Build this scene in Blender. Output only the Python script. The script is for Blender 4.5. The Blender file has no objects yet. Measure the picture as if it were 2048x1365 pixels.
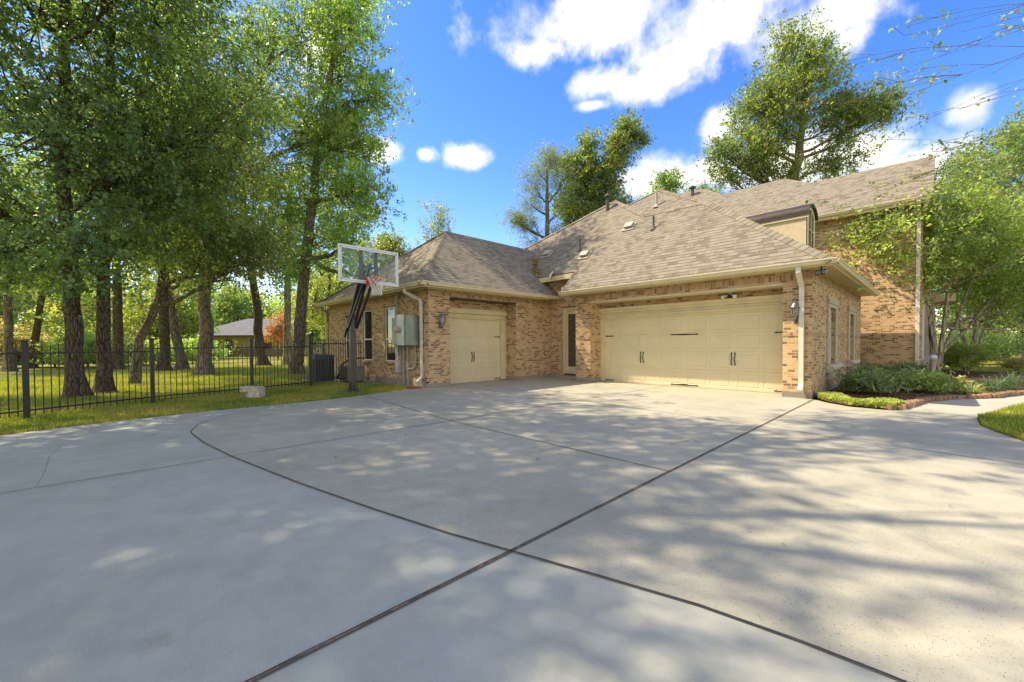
import bpy, math, random
import numpy as np
from mathutils import Vector
random.seed(7)
rng = np.random.default_rng(7)
sc = bpy.context.scene
COL = sc.collection
PI = math.pi

# ------------------------------------------------------------------ camera model (used to place things at real ground points)
FPX = 817.1; YAW = math.radians(46.11); PITCH = math.radians(-1.18); ROLL = math.radians(-.36); CY = 707.1; H = 1.3
_F = np.array([-math.sin(YAW)*math.cos(PITCH), math.cos(YAW)*math.cos(PITCH), math.sin(PITCH)])
_R = np.array([math.cos(YAW), math.sin(YAW), 0.]); _U = np.cross(_R, _F)
_R, _U = _R*math.cos(ROLL)+_U*math.sin(ROLL), -_R*math.sin(ROLL)+_U*math.cos(ROLL)
FWD = np.array([-math.sin(YAW), math.cos(YAW)]); RGT = np.array([math.cos(YAW), math.sin(YAW)])
def ray(x, y): return _R*(x-1024)+_U*(CY-y)+_F*FPX
def G(x, y, z=0.):
    d = ray(x, y); t = (z-H)/d[2]; return d*t+np.array([0, 0, H])
def PY(x, y, Y): d = ray(x, y); return d*(Y/d[1])+np.array([0, 0, H])
def PX(x, y, X): d = ray(x, y); return d*(X/d[0])+np.array([0, 0, H])
def PL(x, y, Y0, z0, p):
    r = ray(x, y); s = (z0-H-p*Y0)/(r[2]-p*r[1]); return r*s+np.array([0, 0, H])
def AT(x, y, depth):
    r = ray(x, y); return r*(depth/FPX)+np.array([0, 0, H])

cam = bpy.data.cameras.new('camera'); co = bpy.data.objects.new('camera', cam); COL.objects.link(co)
cam.sensor_width = 36; cam.lens = FPX/2048*36; cam.shift_x = 0; cam.shift_y = (CY-682.5)/2048
cam.clip_start = .05; cam.clip_end = 2000
from mathutils import Matrix
m = Matrix(((_R[0], _U[0], -_F[0], 0), (_R[1], _U[1], -_F[1], 0), (_R[2], _U[2], -_F[2], H), (0, 0, 0, 1)))
co.matrix_world = m
sc.camera = co

# ------------------------------------------------------------------ light
SUN = Vector((-1.6, -1.0, 2.4)).normalized()
sl = bpy.data.lights.new('sun', 'SUN'); so = bpy.data.objects.new('sun', sl); COL.objects.link(so)
sl.energy = 2.7; sl.angle = math.radians(.53); sl.color = (1, .925, .82)
so.rotation_euler = SUN.to_track_quat('Z', 'Y').to_euler()
W = bpy.data.worlds.new('World'); sc.world = W; W.use_nodes = True
nt = W.node_tree; nt.nodes.clear()
def N(nt, t, **k):
    n = nt.nodes.new(t)
    for a, b in k.items():
        if a == 'ins':
            for i, v in b.items(): n.inputs[i].default_value = v
        else: setattr(n, a, b)
    return n
def math_(nt, op, a, b=None, c=None, clamp=False):
    n = nt.nodes.new('ShaderNodeMath'); n.operation = op; n.use_clamp = clamp
    for i, v in enumerate((a, b, c)):
        if v is None: continue
        if isinstance(v, (int, float)): n.inputs[i].default_value = v
        else: nt.links.new(v, n.inputs[i])
    return n.outputs[0]
sky = N(nt, 'ShaderNodeTexSky', sky_type='NISHITA', sun_disc=False)
sky.sun_elevation = math.asin(SUN.z); sky.sun_rotation = math.atan2(SUN.x, SUN.y)
sky.air_density = 1.0; sky.dust_density = .35; sky.ozone_density = 2.2; sky.altitude = 200
tint = N(nt, 'ShaderNodeHueSaturation', ins={0: .518, 1: 1.38, 2: .83}); nt.links.new(sky.outputs[0], tint.inputs[4])
bg = N(nt, 'ShaderNodeBackground', ins={1: .15}); nt.links.new(tint.outputs[0], bg.inputs[0])
tc = N(nt, 'ShaderNodeTexCoord'); sp = N(nt, 'ShaderNodeSeparateXYZ'); nt.links.new(tc.outputs['Generated'], sp.inputs[0])
az = math_(nt, 'ARCTAN2', sp.outputs[0], sp.outputs[1]); el = math_(nt, 'ARCSINE', sp.outputs[2])
cv = N(nt, 'ShaderNodeCombineXYZ'); nt.links.new(az, cv.inputs[0]); nt.links.new(el, cv.inputs[1])
nz = N(nt, 'ShaderNodeTexNoise', ins={'Scale': 9., 'Detail': 9., 'Roughness': .62}); nt.links.new(cv.outputs[0], nz.inputs['Vector'])
nz2 = N(nt, 'ShaderNodeTexNoise', ins={'Scale': 5., 'Detail': 6., 'Roughness': .6}); 
off = N(nt, 'ShaderNodeVectorMath', operation='ADD'); off.inputs[1].default_value = (3, 7, 1)
nt.links.new(cv.outputs[0], off.inputs[0]); nt.links.new(off.outputs[0], nz2.inputs['Vector'])
# cloud banks: (pixel x, y, half-width px, half-height px)
banks = [(1190, 50, 230, 85), (1420, 40, 270, 90), (1620, 60, 170, 80), (1080, 100, 100, 40), (1200, 165, 70, 42), (1300, 170, 130, 42), (1700, 80, 65, 40),
         (945, 315, 50, 28), (760, 300, 50, 30), (1320, 360, 120, 48), (1420, 345, 80, 40), (1440, 250, 55, 50), (1740, 300, 120, 50), (1600, 330, 200, 60), (1940, 215, 60, 46),
         (640, 110, 60, 80), (1850, 330, 120, 60), (850, 310, 25, 18), (1190, 210, 40, 14), (480, 270, 40, 60), (90, 250, 60, 60), (520, 520, 60, 80), (1350, 110, 100, 60)]
acc = None
for px, py, w, h in banks:
    d = ray(px, py); d = d/np.linalg.norm(d); a = math.atan2(d[0], d[1]); e = math.asin(d[2])
    d2 = ray(px+w, py); d2 /= np.linalg.norm(d2); wa = abs(math.atan2(d2[0], d2[1])-a)
    d3 = ray(px, py-h); d3 /= np.linalg.norm(d3); he = abs(math.asin(d3[2])-e)
    s = N(nt, 'ShaderNodeVectorMath', operation='SUBTRACT'); nt.links.new(cv.outputs[0], s.inputs[0]); s.inputs[1].default_value = (a, e, 0)
    q = N(nt, 'ShaderNodeVectorMath', operation='MULTIPLY'); nt.links.new(s.outputs[0], q.inputs[0]); q.inputs[1].default_value = (1/wa, 1/he, 0)
    l = N(nt, 'ShaderNodeVectorMath', operation='LENGTH'); nt.links.new(q.outputs[0], l.inputs[0])
    v = math_(nt, 'SUBTRACT', 1.25, l.outputs['Value'])
    acc = v if acc is None else math_(nt, 'MAXIMUM', acc, v)
nn = math_(nt, 'MULTIPLY', math_(nt, 'SUBTRACT', nz.outputs[0], .5), 3.3)
dens = math_(nt, 'ADD', math_(nt, 'MULTIPLY', acc, 1.25), nn)
mr = N(nt, 'ShaderNodeMapRange', interpolation_type='SMOOTHSTEP', ins={1: .02, 2: 1.35}); nt.links.new(dens, mr.inputs[0])
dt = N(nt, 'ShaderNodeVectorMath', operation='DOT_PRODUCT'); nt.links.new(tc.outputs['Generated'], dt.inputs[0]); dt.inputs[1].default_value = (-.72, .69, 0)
rest = N(nt, 'ShaderNodeMapRange', ins={1: .25, 2: -.15, 3: 0., 4: 1.}); nt.links.new(dt.outputs['Value'], rest.inputs[0])  # masks in unseen clouds behind the camera, added for neutral fill light
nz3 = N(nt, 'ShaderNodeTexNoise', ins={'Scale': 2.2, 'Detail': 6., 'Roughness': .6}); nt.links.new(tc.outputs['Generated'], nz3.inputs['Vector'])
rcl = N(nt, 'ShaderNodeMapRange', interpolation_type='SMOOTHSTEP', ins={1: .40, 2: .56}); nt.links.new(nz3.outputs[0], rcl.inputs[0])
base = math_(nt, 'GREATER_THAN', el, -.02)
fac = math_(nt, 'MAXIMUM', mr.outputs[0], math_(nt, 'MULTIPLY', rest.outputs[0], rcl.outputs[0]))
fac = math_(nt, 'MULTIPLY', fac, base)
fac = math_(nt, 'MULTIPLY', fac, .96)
cr = N(nt, 'ShaderNodeValToRGB'); nt.links.new(nz2.outputs[0], cr.inputs[0])
cr.color_ramp.elements[0].position = .40; cr.color_ramp.elements[0].color = (.60, .68, .86, 1)
cr.color_ramp.elements[1].position = .56; cr.color_ramp.elements[1].color = (1, 1, 1, 1)
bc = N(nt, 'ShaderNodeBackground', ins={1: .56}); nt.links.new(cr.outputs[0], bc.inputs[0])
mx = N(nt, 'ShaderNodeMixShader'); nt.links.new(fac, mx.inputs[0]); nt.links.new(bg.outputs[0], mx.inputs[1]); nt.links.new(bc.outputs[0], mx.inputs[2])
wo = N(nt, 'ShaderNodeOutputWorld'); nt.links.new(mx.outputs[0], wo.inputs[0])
sc.view_settings.view_transform = 'Standard'; sc.view_settings.look = 'None'
sc.view_settings.exposure = 1.58; sc.view_settings.use_white_balance = True; sc.view_settings.white_balance_temperature = 7900; sc.view_settings.white_balance_tint = 8; sc.view_settings.gamma = 1
sc.cycles.max_bounces = 8; sc.cycles.transparent_max_bounces = 16; sc.cycles.transmission_bounces = 6
sc.cycles.caustics_reflective = False; sc.cycles.caustics_refractive = False

# ------------------------------------------------------------------ materials
MAT = {}
def mat(name, color=(.5, .5, .5), rough=.6, metal=0., spec=.4):
    m = bpy.data.materials.new(name); m.use_nodes = True
    b = m.node_tree.nodes['Principled BSDF']
    b.inputs['Base Color'].default_value = (*color, 1); b.inputs['Roughness'].default_value = rough
    b.inputs['Metallic'].default_value = metal; b.inputs['Specular IOR Level'].default_value = spec
    MAT[name] = m; return m
def nodes(m): return m.node_tree, m.node_tree.nodes['Principled BSDF']
def ramp(nt, src, stops, interp='LINEAR'):
    r = nt.nodes.new('ShaderNodeValToRGB'); r.color_ramp.interpolation = interp
    e = r.color_ramp.elements
    while len(e) < len(stops): e.new(.5)
    for i, (p, c) in enumerate(stops):
        e[i].position = p; e[i].color = (*c, 1) if len(c) == 3 else c
    nt.links.new(src, r.inputs[0]); return r.outputs[0]
def mixc(nt, fac, a, b, mode='MIX'):
    n = nt.nodes.new('ShaderNodeMix'); n.data_type = 'RGBA'; n.blend_type = mode
    for i, v in ((0, fac), (6, a), (7, b)):
        if isinstance(v, (int, float)): n.inputs[i].default_value = v
        elif isinstance(v, tuple): n.inputs[i].default_value = (*v, 1)
        else: nt.links.new(v, n.inputs[i])
    return n.outputs[2]
def noise(nt, vec, scale, detail=4, rough=.55, out=0):
    n = N(nt, 'ShaderNodeTexNoise', ins={'Scale': scale, 'Detail': detail, 'Roughness': rough})
    if vec is not None: nt.links.new(vec, n.inputs['Vector'])
    return n.outputs[out]
def bump(nt, h, strength=.4, dist=.01, prev=None):
    b = N(nt, 'ShaderNodeBump', ins={'Strength': strength, 'Distance': dist}); nt.links.new(h, b.inputs['Height'])
    if prev is not None: nt.links.new(prev, b.inputs['Normal'])
    return b.outputs[0]
def vmul(nt, v, s):
    n = N(nt, 'ShaderNodeVectorMath', operation='MULTIPLY'); nt.links.new(v, n.inputs[0]); n.inputs[1].default_value = s; return n.outputs[0]

def weathered(name, color, rough=.5, var=.08, scale=6, bs=.15, metal=0., spec=.4, bscale=60):
    m = mat(name, color, rough, metal, spec); nt, b = nodes(m)
    p = N(nt, 'ShaderNodeNewGeometry').outputs['Position']
    n1 = noise(nt, p, scale, 5)
    lo = tuple(c*(1-var*2.2) for c in color); hi = tuple(min(1, c*(1+var)) for c in color)
    nt.links.new(ramp(nt, n1, [(.3, lo), (.7, hi)]), b.inputs['Base Color'])
    nt.links.new(bump(nt, noise(nt, p, bscale, 3), bs, .004), b.inputs['Normal'])
    nt.links.new(math_(nt, 'ADD', math_(nt, 'MULTIPLY', n1, .25), rough-.12), b.inputs['Roughness'])
    return m

def brick_mat(name, stops, mortar, bw=.19, bh=.074, soldier=False, swap=False):
    m = mat(name, rough=.85, spec=.2); nt, b = nodes(m)
    g = N(nt, 'ShaderNodeNewGeometry'); s = N(nt, 'ShaderNodeSeparateXYZ'); nt.links.new(g.outputs['Position'], s.inputs[0])
    sn = N(nt, 'ShaderNodeSeparateXYZ'); nt.links.new(g.outputs['True Normal'], sn.inputs[0])
    ax = math_(nt, 'GREATER_THAN', math_(nt, 'ABSOLUTE', sn.outputs[1]), .5)
    u = math_(nt, 'ADD', math_(nt, 'MULTIPLY', s.outputs[0], ax), math_(nt, 'MULTIPLY', s.outputs[1], math_(nt, 'SUBTRACT', 1., ax)))
    c = N(nt, 'ShaderNodeCombineXYZ')
    nt.links.new(u, c.inputs[0]); nt.links.new(math_(nt, 'SUBTRACT', s.outputs[2], .01), c.inputs[1])
    # slight unevenness of the joints
    wob = N(nt, 'ShaderNodeTexNoise', ins={'Scale': 14., 'Detail': 2.}); nt.links.new(c.outputs[0], wob.inputs['Vector'])
    wv = N(nt, 'ShaderNodeVectorMath', operation='MULTIPLY_ADD'); nt.links.new(wob.outputs[1], wv.inputs[0]); wv.inputs[1].default_value = (.012, .012, 0)
    nt.links.new(c.outputs[0], wv.inputs[2])
    vec = wv.outputs[0]
    br = N(nt, 'ShaderNodeTexBrick', offset=0. if soldier else .5, offset_frequency=2, ins={'Scale': 1., 'Mortar Size': .0075, 'Mortar Smooth': .25, 'Bias': 0., 'Brick Width': bw, 'Row Height': bh})
    br.inputs['Color1'].default_value = (0, 0, 0, 1); br.inputs['Color2'].default_value = (1, 1, 1, 1); br.inputs['Mortar'].default_value = (.5, .5, .5, 1)
    nt.links.new(vec, br.inputs['Vector'])
    col = ramp(nt, br.outputs[0], stops, 'LINEAR')
    p = g.outputs['Position']
    col = mixc(nt, math_(nt, 'MULTIPLY', noise(nt, p, 55, 4, .7), .5), col, (.52, .39, .25))       # tumbled, mortar-smeared faces
    big = noise(nt, p, 1.1, 3)
    col = mixc(nt, .35, col, ramp(nt, big, [(.3, (.62, .55, .48)), (.7, (1, 1, 1))]), 'MULTIPLY')
    fac = br.outputs['Fac']
    ragged = math_(nt, 'ADD', fac, math_(nt, 'MULTIPLY', math_(nt, 'GREATER_THAN', noise(nt, p, 30, 4, .7), .62), .55), clamp=True)
    col = mixc(nt, ragged, col, mortar)
    nt.links.new(col, b.inputs['Base Color'])
    h = math_(nt, 'SUBTRACT', math_(nt, 'MULTIPLY', noise(nt, p, 70, 4, .7), .6), fac)
    nt.links.new(bump(nt, h, .75, .012), b.inputs['Normal'])
    return m
brick_mat('brick', [(0., (.11, .045, .022)), (.17, (.18, .075, .035)), (.29, (.36, .17, .08)), (.37, (.58, .345, .165)), (.62, (.67, .44, .235)), (.84, (.60, .37, .185)), (1., (.42, .215, .11))], (.60, .46, .28), bw=.165, bh=.067)
brick_mat('brick_soldier', [(0., (.10, .045, .028)), (.25, (.22, .10, .055)), (.45, (.44, .25, .13)), (.75, (.56, .36, .20)), (1., (.30, .16, .10))], (.46, .37, .25), bw=.076, bh=.21, soldier=True)
brick_mat('brick_yellow', [(0., (.45, .30, .10)), (.5, (.62, .46, .18)), (1., (.66, .52, .25))], (.5, .42, .28))
brick_mat('edging_brick', [(0., (.10, .05, .03)), (.5, (.26, .13, .08)), (1., (.34, .20, .12))], (.2, .14, .1), bw=.1, bh=.2)

def shingle_mat(name):
    m = mat(name, rough=.92, spec=.15); nt, b = nodes(m)
    uv = N(nt, 'ShaderNodeUVMap').outputs[0]
    def layer(bw, off, shift):
        a = N(nt, 'ShaderNodeVectorMath', operation='ADD'); nt.links.new(uv, a.inputs[0]); a.inputs[1].default_value = shift
        br = N(nt, 'ShaderNodeTexBrick', offset=off, offset_frequency=3, squash=1., squash_frequency=2, ins={'Scale': 1., 'Mortar Size': .004, 'Mortar Smooth': .1, 'Bias': 0., 'Brick Width': bw, 'Row Height': .143})
        br.inputs['Color1'].default_value = (0, 0, 0, 1); br.inputs['Color2'].default_value = (1, 1, 1, 1); br.inputs['Mortar'].default_value = (.5, .5, .5, 1)
        nt.links.new(a.outputs[0], br.inputs['Vector']); return br
    A = layer(.235, .37, (0, 0, 0)); B = layer(.17, .62, (.13, 0, 0))
    t = math_(nt, 'MULTIPLY', math_(nt, 'ADD', A.outputs[0], B.outputs[0]), .5)
    col = ramp(nt, t, [(0., (.15, .13, .10)), (.3, (.20, .175, .135)), (.5, (.245, .215, .165)), (.72, (.285, .252, .195)), (.88, (.265, .215, .165)), (1., (.33, .297, .235))])
    gr = noise(nt, N(nt, 'ShaderNodeNewGeometry').outputs['Position'], 160, 3, .7)
    col = mixc(nt, .4, col, ramp(nt, gr, [(.3, (.5, .5, .5)), (.7, (1, 1, 1))]), 'MULTIPLY')
    # overlap step at every course: height falls towards the lower edge of the course above
    s = N(nt, 'ShaderNodeSeparateXYZ'); nt.links.new(uv, s.inputs[0])
    fr = math_(nt, 'FRACT', math_(nt, 'DIVIDE', s.outputs[1], .143))
    tab = math_(nt, 'GREATER_THAN', B.outputs[0], .5)
    h = math_(nt, 'ADD', math_(nt, 'MULTIPLY', math_(nt, 'SUBTRACT', 1., fr), 1.), math_(nt, 'MULTIPLY', tab, .7))
    edge = math_(nt, 'GREATER_THAN', fr, .82)
    edge = math_(nt, 'MULTIPLY', edge, math_(nt, 'ADD', math_(nt, 'MULTIPLY', tab, .6), .22))
    col = mixc(nt, edge, col, (.06, .05, .045))                                                      # shadow line of each course, painted into the colour
    nt.links.new(col, b.inputs['Base Color'])
    nb = bump(nt, h, .8, .012); nb = bump(nt, gr, .4, .004, nb)
    nt.links.new(nb, b.inputs['Normal'])
    return m
shingle_mat('shingle')

def concrete(name, base, var, specks=0., speck_scale=70, blue=None):
    m = mat(name, base, .85, spec=.25); nt, b = nodes(m)
    p = N(nt, 'ShaderNodeNewGeometry').outputs['Position']
    n1 = noise(nt, p, .55, 6, .6); n2 = noise(nt, p, 3.2, 7, .7); n3 = noise(nt, p, 220, 2, .6)
    lo = tuple(c*(1-var) for c in base)
    col = ramp(nt, n1, [(.32, lo), (.55, base), (.75, blue or base)])
    col = mixc(nt, .6, col, ramp(nt, n2, [(.32, (.78, .77, .76)), (.6, (1, 1, 1))]), 'MULTIPLY')
    st = noise(nt, vmul(nt, p, (1.2, .35, 1)), 2.0, 8, .75)
    col = mixc(nt, ramp(nt, st, [(.58, (0, 0, 0)), (.72, (.35, .35, .35))]), col, (.26, .245, .225))
    col = mixc(nt, .35, col, ramp(nt, n3, [(.3, (.72, .72, .72)), (.65, (1, 1, 1))]), 'MULTIPLY')
    brm = noise(nt, vmul(nt, p, (7, 260, 1)), 1., 3, .6)                                          # broom finish
    col = mixc(nt, .22, col, ramp(nt, brm, [(.35, (.75, .75, .75)), (.62, (1, 1, 1))]), 'MULTIPLY')
    wet = noise(nt, vmul(nt, p, (.35, .9, 1)), 1.3, 7, .72)
    col = mixc(nt, ramp(nt, wet, [(.56, (0, 0, 0)), (.66, (.30, .30, .30))]), col, tuple(c*.62 for c in base))
    sp_ = N(nt, 'ShaderNodeTexVoronoi', ins={'Scale': .75, 'Randomness': 1.}); nt.links.new(p, sp_.inputs['Vector'])
    sj = math_(nt, 'ADD', sp_.outputs['Distance'], math_(nt, 'MULTIPLY', noise(nt, p, 9, 4, .7), .12))
    col = mixc(nt, ramp(nt, sj, [(.09, (.42, .42, .42)), (.14, (0, 0, 0))]), col, (.19, .17, .14))        # small drips and stains
    h = math_(nt, 'ADD', n3, math_(nt, 'MULTIPLY', brm, .8))
    if specks:
        v = N(nt, 'ShaderNodeTexVoronoi', ins={'Scale': speck_scale, 'Randomness': 1.}); nt.links.new(p, v.inputs['Vector'])
        rnd = N(nt, 'ShaderNodeSeparateColor'); nt.links.new(v.outputs['Color'], rnd.inputs[0])
        big = noise(nt, p, .8, 3)
        thr = math_(nt, 'MULTIPLY', math_(nt, 'ADD', big, .05), specks)
        on = math_(nt, 'MULTIPLY', math_(nt, 'LESS_THAN', rnd.outputs[0], thr), math_(nt, 'LESS_THAN', v.outputs['Distance'], math_(nt, 'ADD', math_(nt, 'MULTIPLY', rnd.outputs[1], .22), .14)))
        col = mixc(nt, on, col, mixc(nt, rnd.outputs[2], (.07, .06, .05), (.28, .20, .14)))
        h = math_(nt, 'SUBTRACT', n3, on)
    nt.links.new(col, b.inputs['Base Color'])
    nb = bump(nt, h, .5, .003); nb = bump(nt, n2, .25, .01, nb); nt.links.new(nb, b.inputs['Normal'])
    return m
concrete('concrete_old', (.435, .415, .325), .18, specks=.55, speck_scale=125)
concrete('concrete_new', (.43, .435, .37), .15, blue=(.40, .415, .365))
concrete('concrete_walk', (.46, .43, .35), .12, specks=.06)
concrete('foundation', (.33, .29, .235), .3)
weathered('joint', (.06, .048, .035), .9, .4, 9, .6)
weathered('joint_wood', (.20, .14, .085), .9, .4, 25, .6)
weathered('cream_trim', (.65, .54, .315), .5, .06, 3, .08)
weathered('door_paint', (.66, .56, .355), .42, .03, 2.5, .06, bscale=240)
weathered('gutter_paint', (.66, .57, .39), .38, .05, 3, .05, spec=.5)
weathered('downspout_paint', (.66, .60, .50), .4, .10, 7, .06, spec=.5)
weathered('stucco', (.55, .46, .31), .85, .06, 8, .5, bscale=130)
weathered('cast_stone', (.48, .42, .31), .8, .12, 8, .3)
weathered('white_frame', (.72, .70, .64), .4, .04, 4, .03)
weathered('bronze', (.022, .015, .012), .45, .3, 20, .15, metal=.4)
weathered('black_iron', (.012, .011, .011), .42, .3, 12, .1, spec=.5)
weathered('hoop_brown', (.055, .042, .035), .38, .15, 5, .05, spec=.5)
weathered('hoop_black', (.014, .012, .012), .4, .2, 5, .05, spec=.5)
weathered('orange_rim', (.62, .085, .02), .4, .1, 9, .05, spec=.5)
weathered('net_white', (.78, .76, .70), .8, .1, 30, .1)
weathered('alloy', (.60, .61, .60), .38, .05, 6, .05, metal=.3, spec=.5)
weathered('meter_grey', (.20, .23, .20), .42, .12, 5, .05, metal=.35, spec=.5)
weathered('meter_light', (.46, .48, .46), .45, .1, 5, .05, metal=.3, spec=.5)
weathered('conduit', (.36, .34, .29), .5, .12, 10, .05)
weathered('grey_plastic', (.42, .43, .39), .5, .1, 8, .05)
weathered('ac_dark', (.085, .09, .092), .5, .15, 9, .1, metal=.3)
weathered('ac_tan', (.20, .18, .145), .6, .12, 9, .1)
weathered('rubber', (.012, .012, .012), .7, .2, 9, .1)
weathered('tan_box', (.52, .45, .33), .7, .15, 12, .3)
weathered('pewter', (.22, .215, .21), .4, .25, 30, .1, metal=.7)
weathered('vent_metal', (.40, .36, .31), .6, .12, 20, .1)
weathered('dark_lead', (.09, .075, .065), .7, .2, 20, .1)
weathered('copper_roof', (.06, .045, .035), .5, .15, 8, .05, metal=.3)
weathered('metal_roof', (.17, .18, .19), .9, .08, 2, .05, spec=.05)
weathered('old_wood', (.19, .15, .11), .9, .2, 8, .4)
weathered('white_plastic', (.75, .75, .73), .4, .05, 9, .03)
weathered('red_clay', (.30, .10, .06), .8, .2, 30, .2)
weathered('blue_white', (.55, .66, .72), .3, .1, 9, .05)
# glass
def glass_dark(name, col):
    m = mat(name, col, .04, 0, .8); return m
glass_dark('window_glass', (.012, .016, .014)); glass_dark('screen_glass', (.03, .032, .032))
m = mat('door_lead_glass', (.07, .065, .055), .25, 0, .6); nt, b = nodes(m)
vv = N(nt, 'ShaderNodeTexVoronoi', feature='DISTANCE_TO_EDGE', ins={'Scale': 28.}); nt.links.new(N(nt, 'ShaderNodeNewGeometry').outputs['Position'], vv.inputs['Vector'])
nt.links.new(ramp(nt, vv.outputs[0], [(.03, (.20, .17, .13)), (.08, (.035, .033, .03))]), b.inputs['Base Color'])
m = mat('lamp_glass', (.8, .78, .7), .1); m.node_tree.nodes['Principled BSDF'].inputs['Transmission Weight'].default_value = .85
m = mat('board_glass', (.93, .97, .97), .03, spec=.5); nt, b = nodes(m)
tr = N(nt, 'ShaderNodeBsdfTransparent', ins={0: (.90, .95, .95, 1)}); ms = N(nt, 'ShaderNodeMixShader', ins={0: .06})
gl = N(nt, 'ShaderNodeBsdfPrincipled', ins={'Base Color': (.80, .86, .88, 1), 'Roughness': .08})
nt.links.new(tr.outputs[0], ms.inputs[1]); nt.links.new(gl.outputs[0], ms.inputs[2]); nt.links.new(ms.outputs[0], nt.nodes['Material Output'].inputs[0])

def ground_grass(name):
    m = mat(name, rough=.9, spec=.1); nt, b = nodes(m)
    p = N(nt, 'ShaderNodeNewGeometry').outputs['Position']
    n1 = noise(nt, p, .22, 5, .6); n2 = noise(nt, p, 2.5, 6, .7); n3 = noise(nt, p, 45, 3, .7)
    col = ramp(nt, n1, [(.35, (.18, .21, .04)), (.52, (.32, .31, .06)), (.68, (.44, .36, .13))])
    col = mixc(nt, .7, col, ramp(nt, n2, [(.3, (.45, .50, .4)), (.65, (1.1, 1.1, 1)), ]), 'MULTIPLY')
    col = mixc(nt, .75, col, ramp(nt, n3, [(.3, (.35, .4, .3)), (.7, (1.25, 1.2, 1))]), 'MULTIPLY')
    soil = math_(nt, 'GREATER_THAN', noise(nt, p, .9, 6, .75), .66)
    col = mixc(nt, math_(nt, 'MULTIPLY', soil, .7), col, (.20, .15, .085))
    nt.links.new(col, b.inputs['Base Color'])
    nt.links.new(bump(nt, n3, .9, .05), b.inputs['Normal']); return m
ground_grass('lawn')
m = mat('mulch', rough=.95, spec=.1); nt, b = nodes(m); p = N(nt, 'ShaderNodeNewGeometry').outputs['Position']
v = N(nt, 'ShaderNodeTexVoronoi', ins={'Scale': 34.}); nt.links.new(vmul(nt, p, (1, .45, 1)), v.inputs['Vector'])
sv = N(nt, 'ShaderNodeSeparateColor'); nt.links.new(v.outputs['Color'], sv.inputs[0])
nt.links.new(ramp(nt, sv.outputs[0], [(0, (.045, .022, .014)), (.6, (.11, .055, .033)), (1, (.21, .11, .06))]), b.inputs['Base Color'])
nt.links.new(bump(nt, v.outputs['Distance'], .9, .03), b.inputs['Normal'])

def bark(name, lo, hi, scale=1.):
    m = mat(name, rough=.95, spec=.1); nt, b = nodes(m)
    p = N(nt, 'ShaderNodeNewGeometry').outputs['Position']; q = vmul(nt, p, (1, 1, .16))
    v = N(nt, 'ShaderNodeTexVoronoi', feature='DISTANCE_TO_EDGE', ins={'Scale': 22.*scale}); 
    dn = noise(nt, q, 9*scale, 4, .6, 1)
    mv = N(nt, 'ShaderNodeVectorMath', operation='MULTIPLY_ADD'); nt.links.new(dn, mv.inputs[0]); mv.inputs[1].default_value = (.06, .06, .06); nt.links.new(q, mv.inputs[2])
    nt.links.new(mv.outputs[0], v.inputs['Vector'])
    n2 = noise(nt, p, 2.2, 5, .65)
    c = ramp(nt, v.outputs[0], [(0, tuple(x*.45 for x in lo)), (.06, lo), (.25, hi)])
    c = mixc(nt, .6, c, ramp(nt, n2, [(.3, (.55, .55, .52)), (.7, (1.15, 1.12, 1.05))]), 'MULTIPLY')
    nt.links.new(c, b.inputs['Base Color']); nt.links.new(bump(nt, v.outputs[0], 1., .05), b.inputs['Normal']); return m
bark('bark_dark', (.085, .062, .042), (.23, .17, .115)); bark('bark_grey', (.14, .115, .085), (.33, .275, .21), .8)
bark('bark_pale', (.26, .21, .15), (.46, .40, .31), .5); bark('bark_twig', (.17, .14, .11), (.32, .28, .22), 1.5)

def leaf_mat(name, trans=.45, rough=.5):
    m = bpy.data.materials.new(name); m.use_nodes = True; nt = m.node_tree; nt.nodes.clear()
    at = N(nt, 'ShaderNodeAttribute', attribute_name='Col')
    pr = N(nt, 'ShaderNodeBsdfPrincipled', ins={'Roughness': rough, 'Specular IOR Level': .5}); nt.links.new(at.outputs[0], pr.inputs['Base Color'])
    tl = N(nt, 'ShaderNodeBsdfTranslucent'); 
    tcol = mixc(nt, 1., at.outputs[0], (1.9, 2.0, .75), 'MULTIPLY'); nt.links.new(tcol, tl.inputs[0])
    ms = N(nt, 'ShaderNodeMixShader', ins={0: trans}); nt.links.new(pr.outputs[0], ms.inputs[1]); nt.links.new(tl.outputs[0], ms.inputs[2])
    o = N(nt, 'ShaderNodeOutputMaterial'); nt.links.new(ms.outputs[0], o.inputs[0]); MAT[name] = m; return m
leaf_mat('leaf', .56, .4); leaf_mat('blade', .35, .6)

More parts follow.
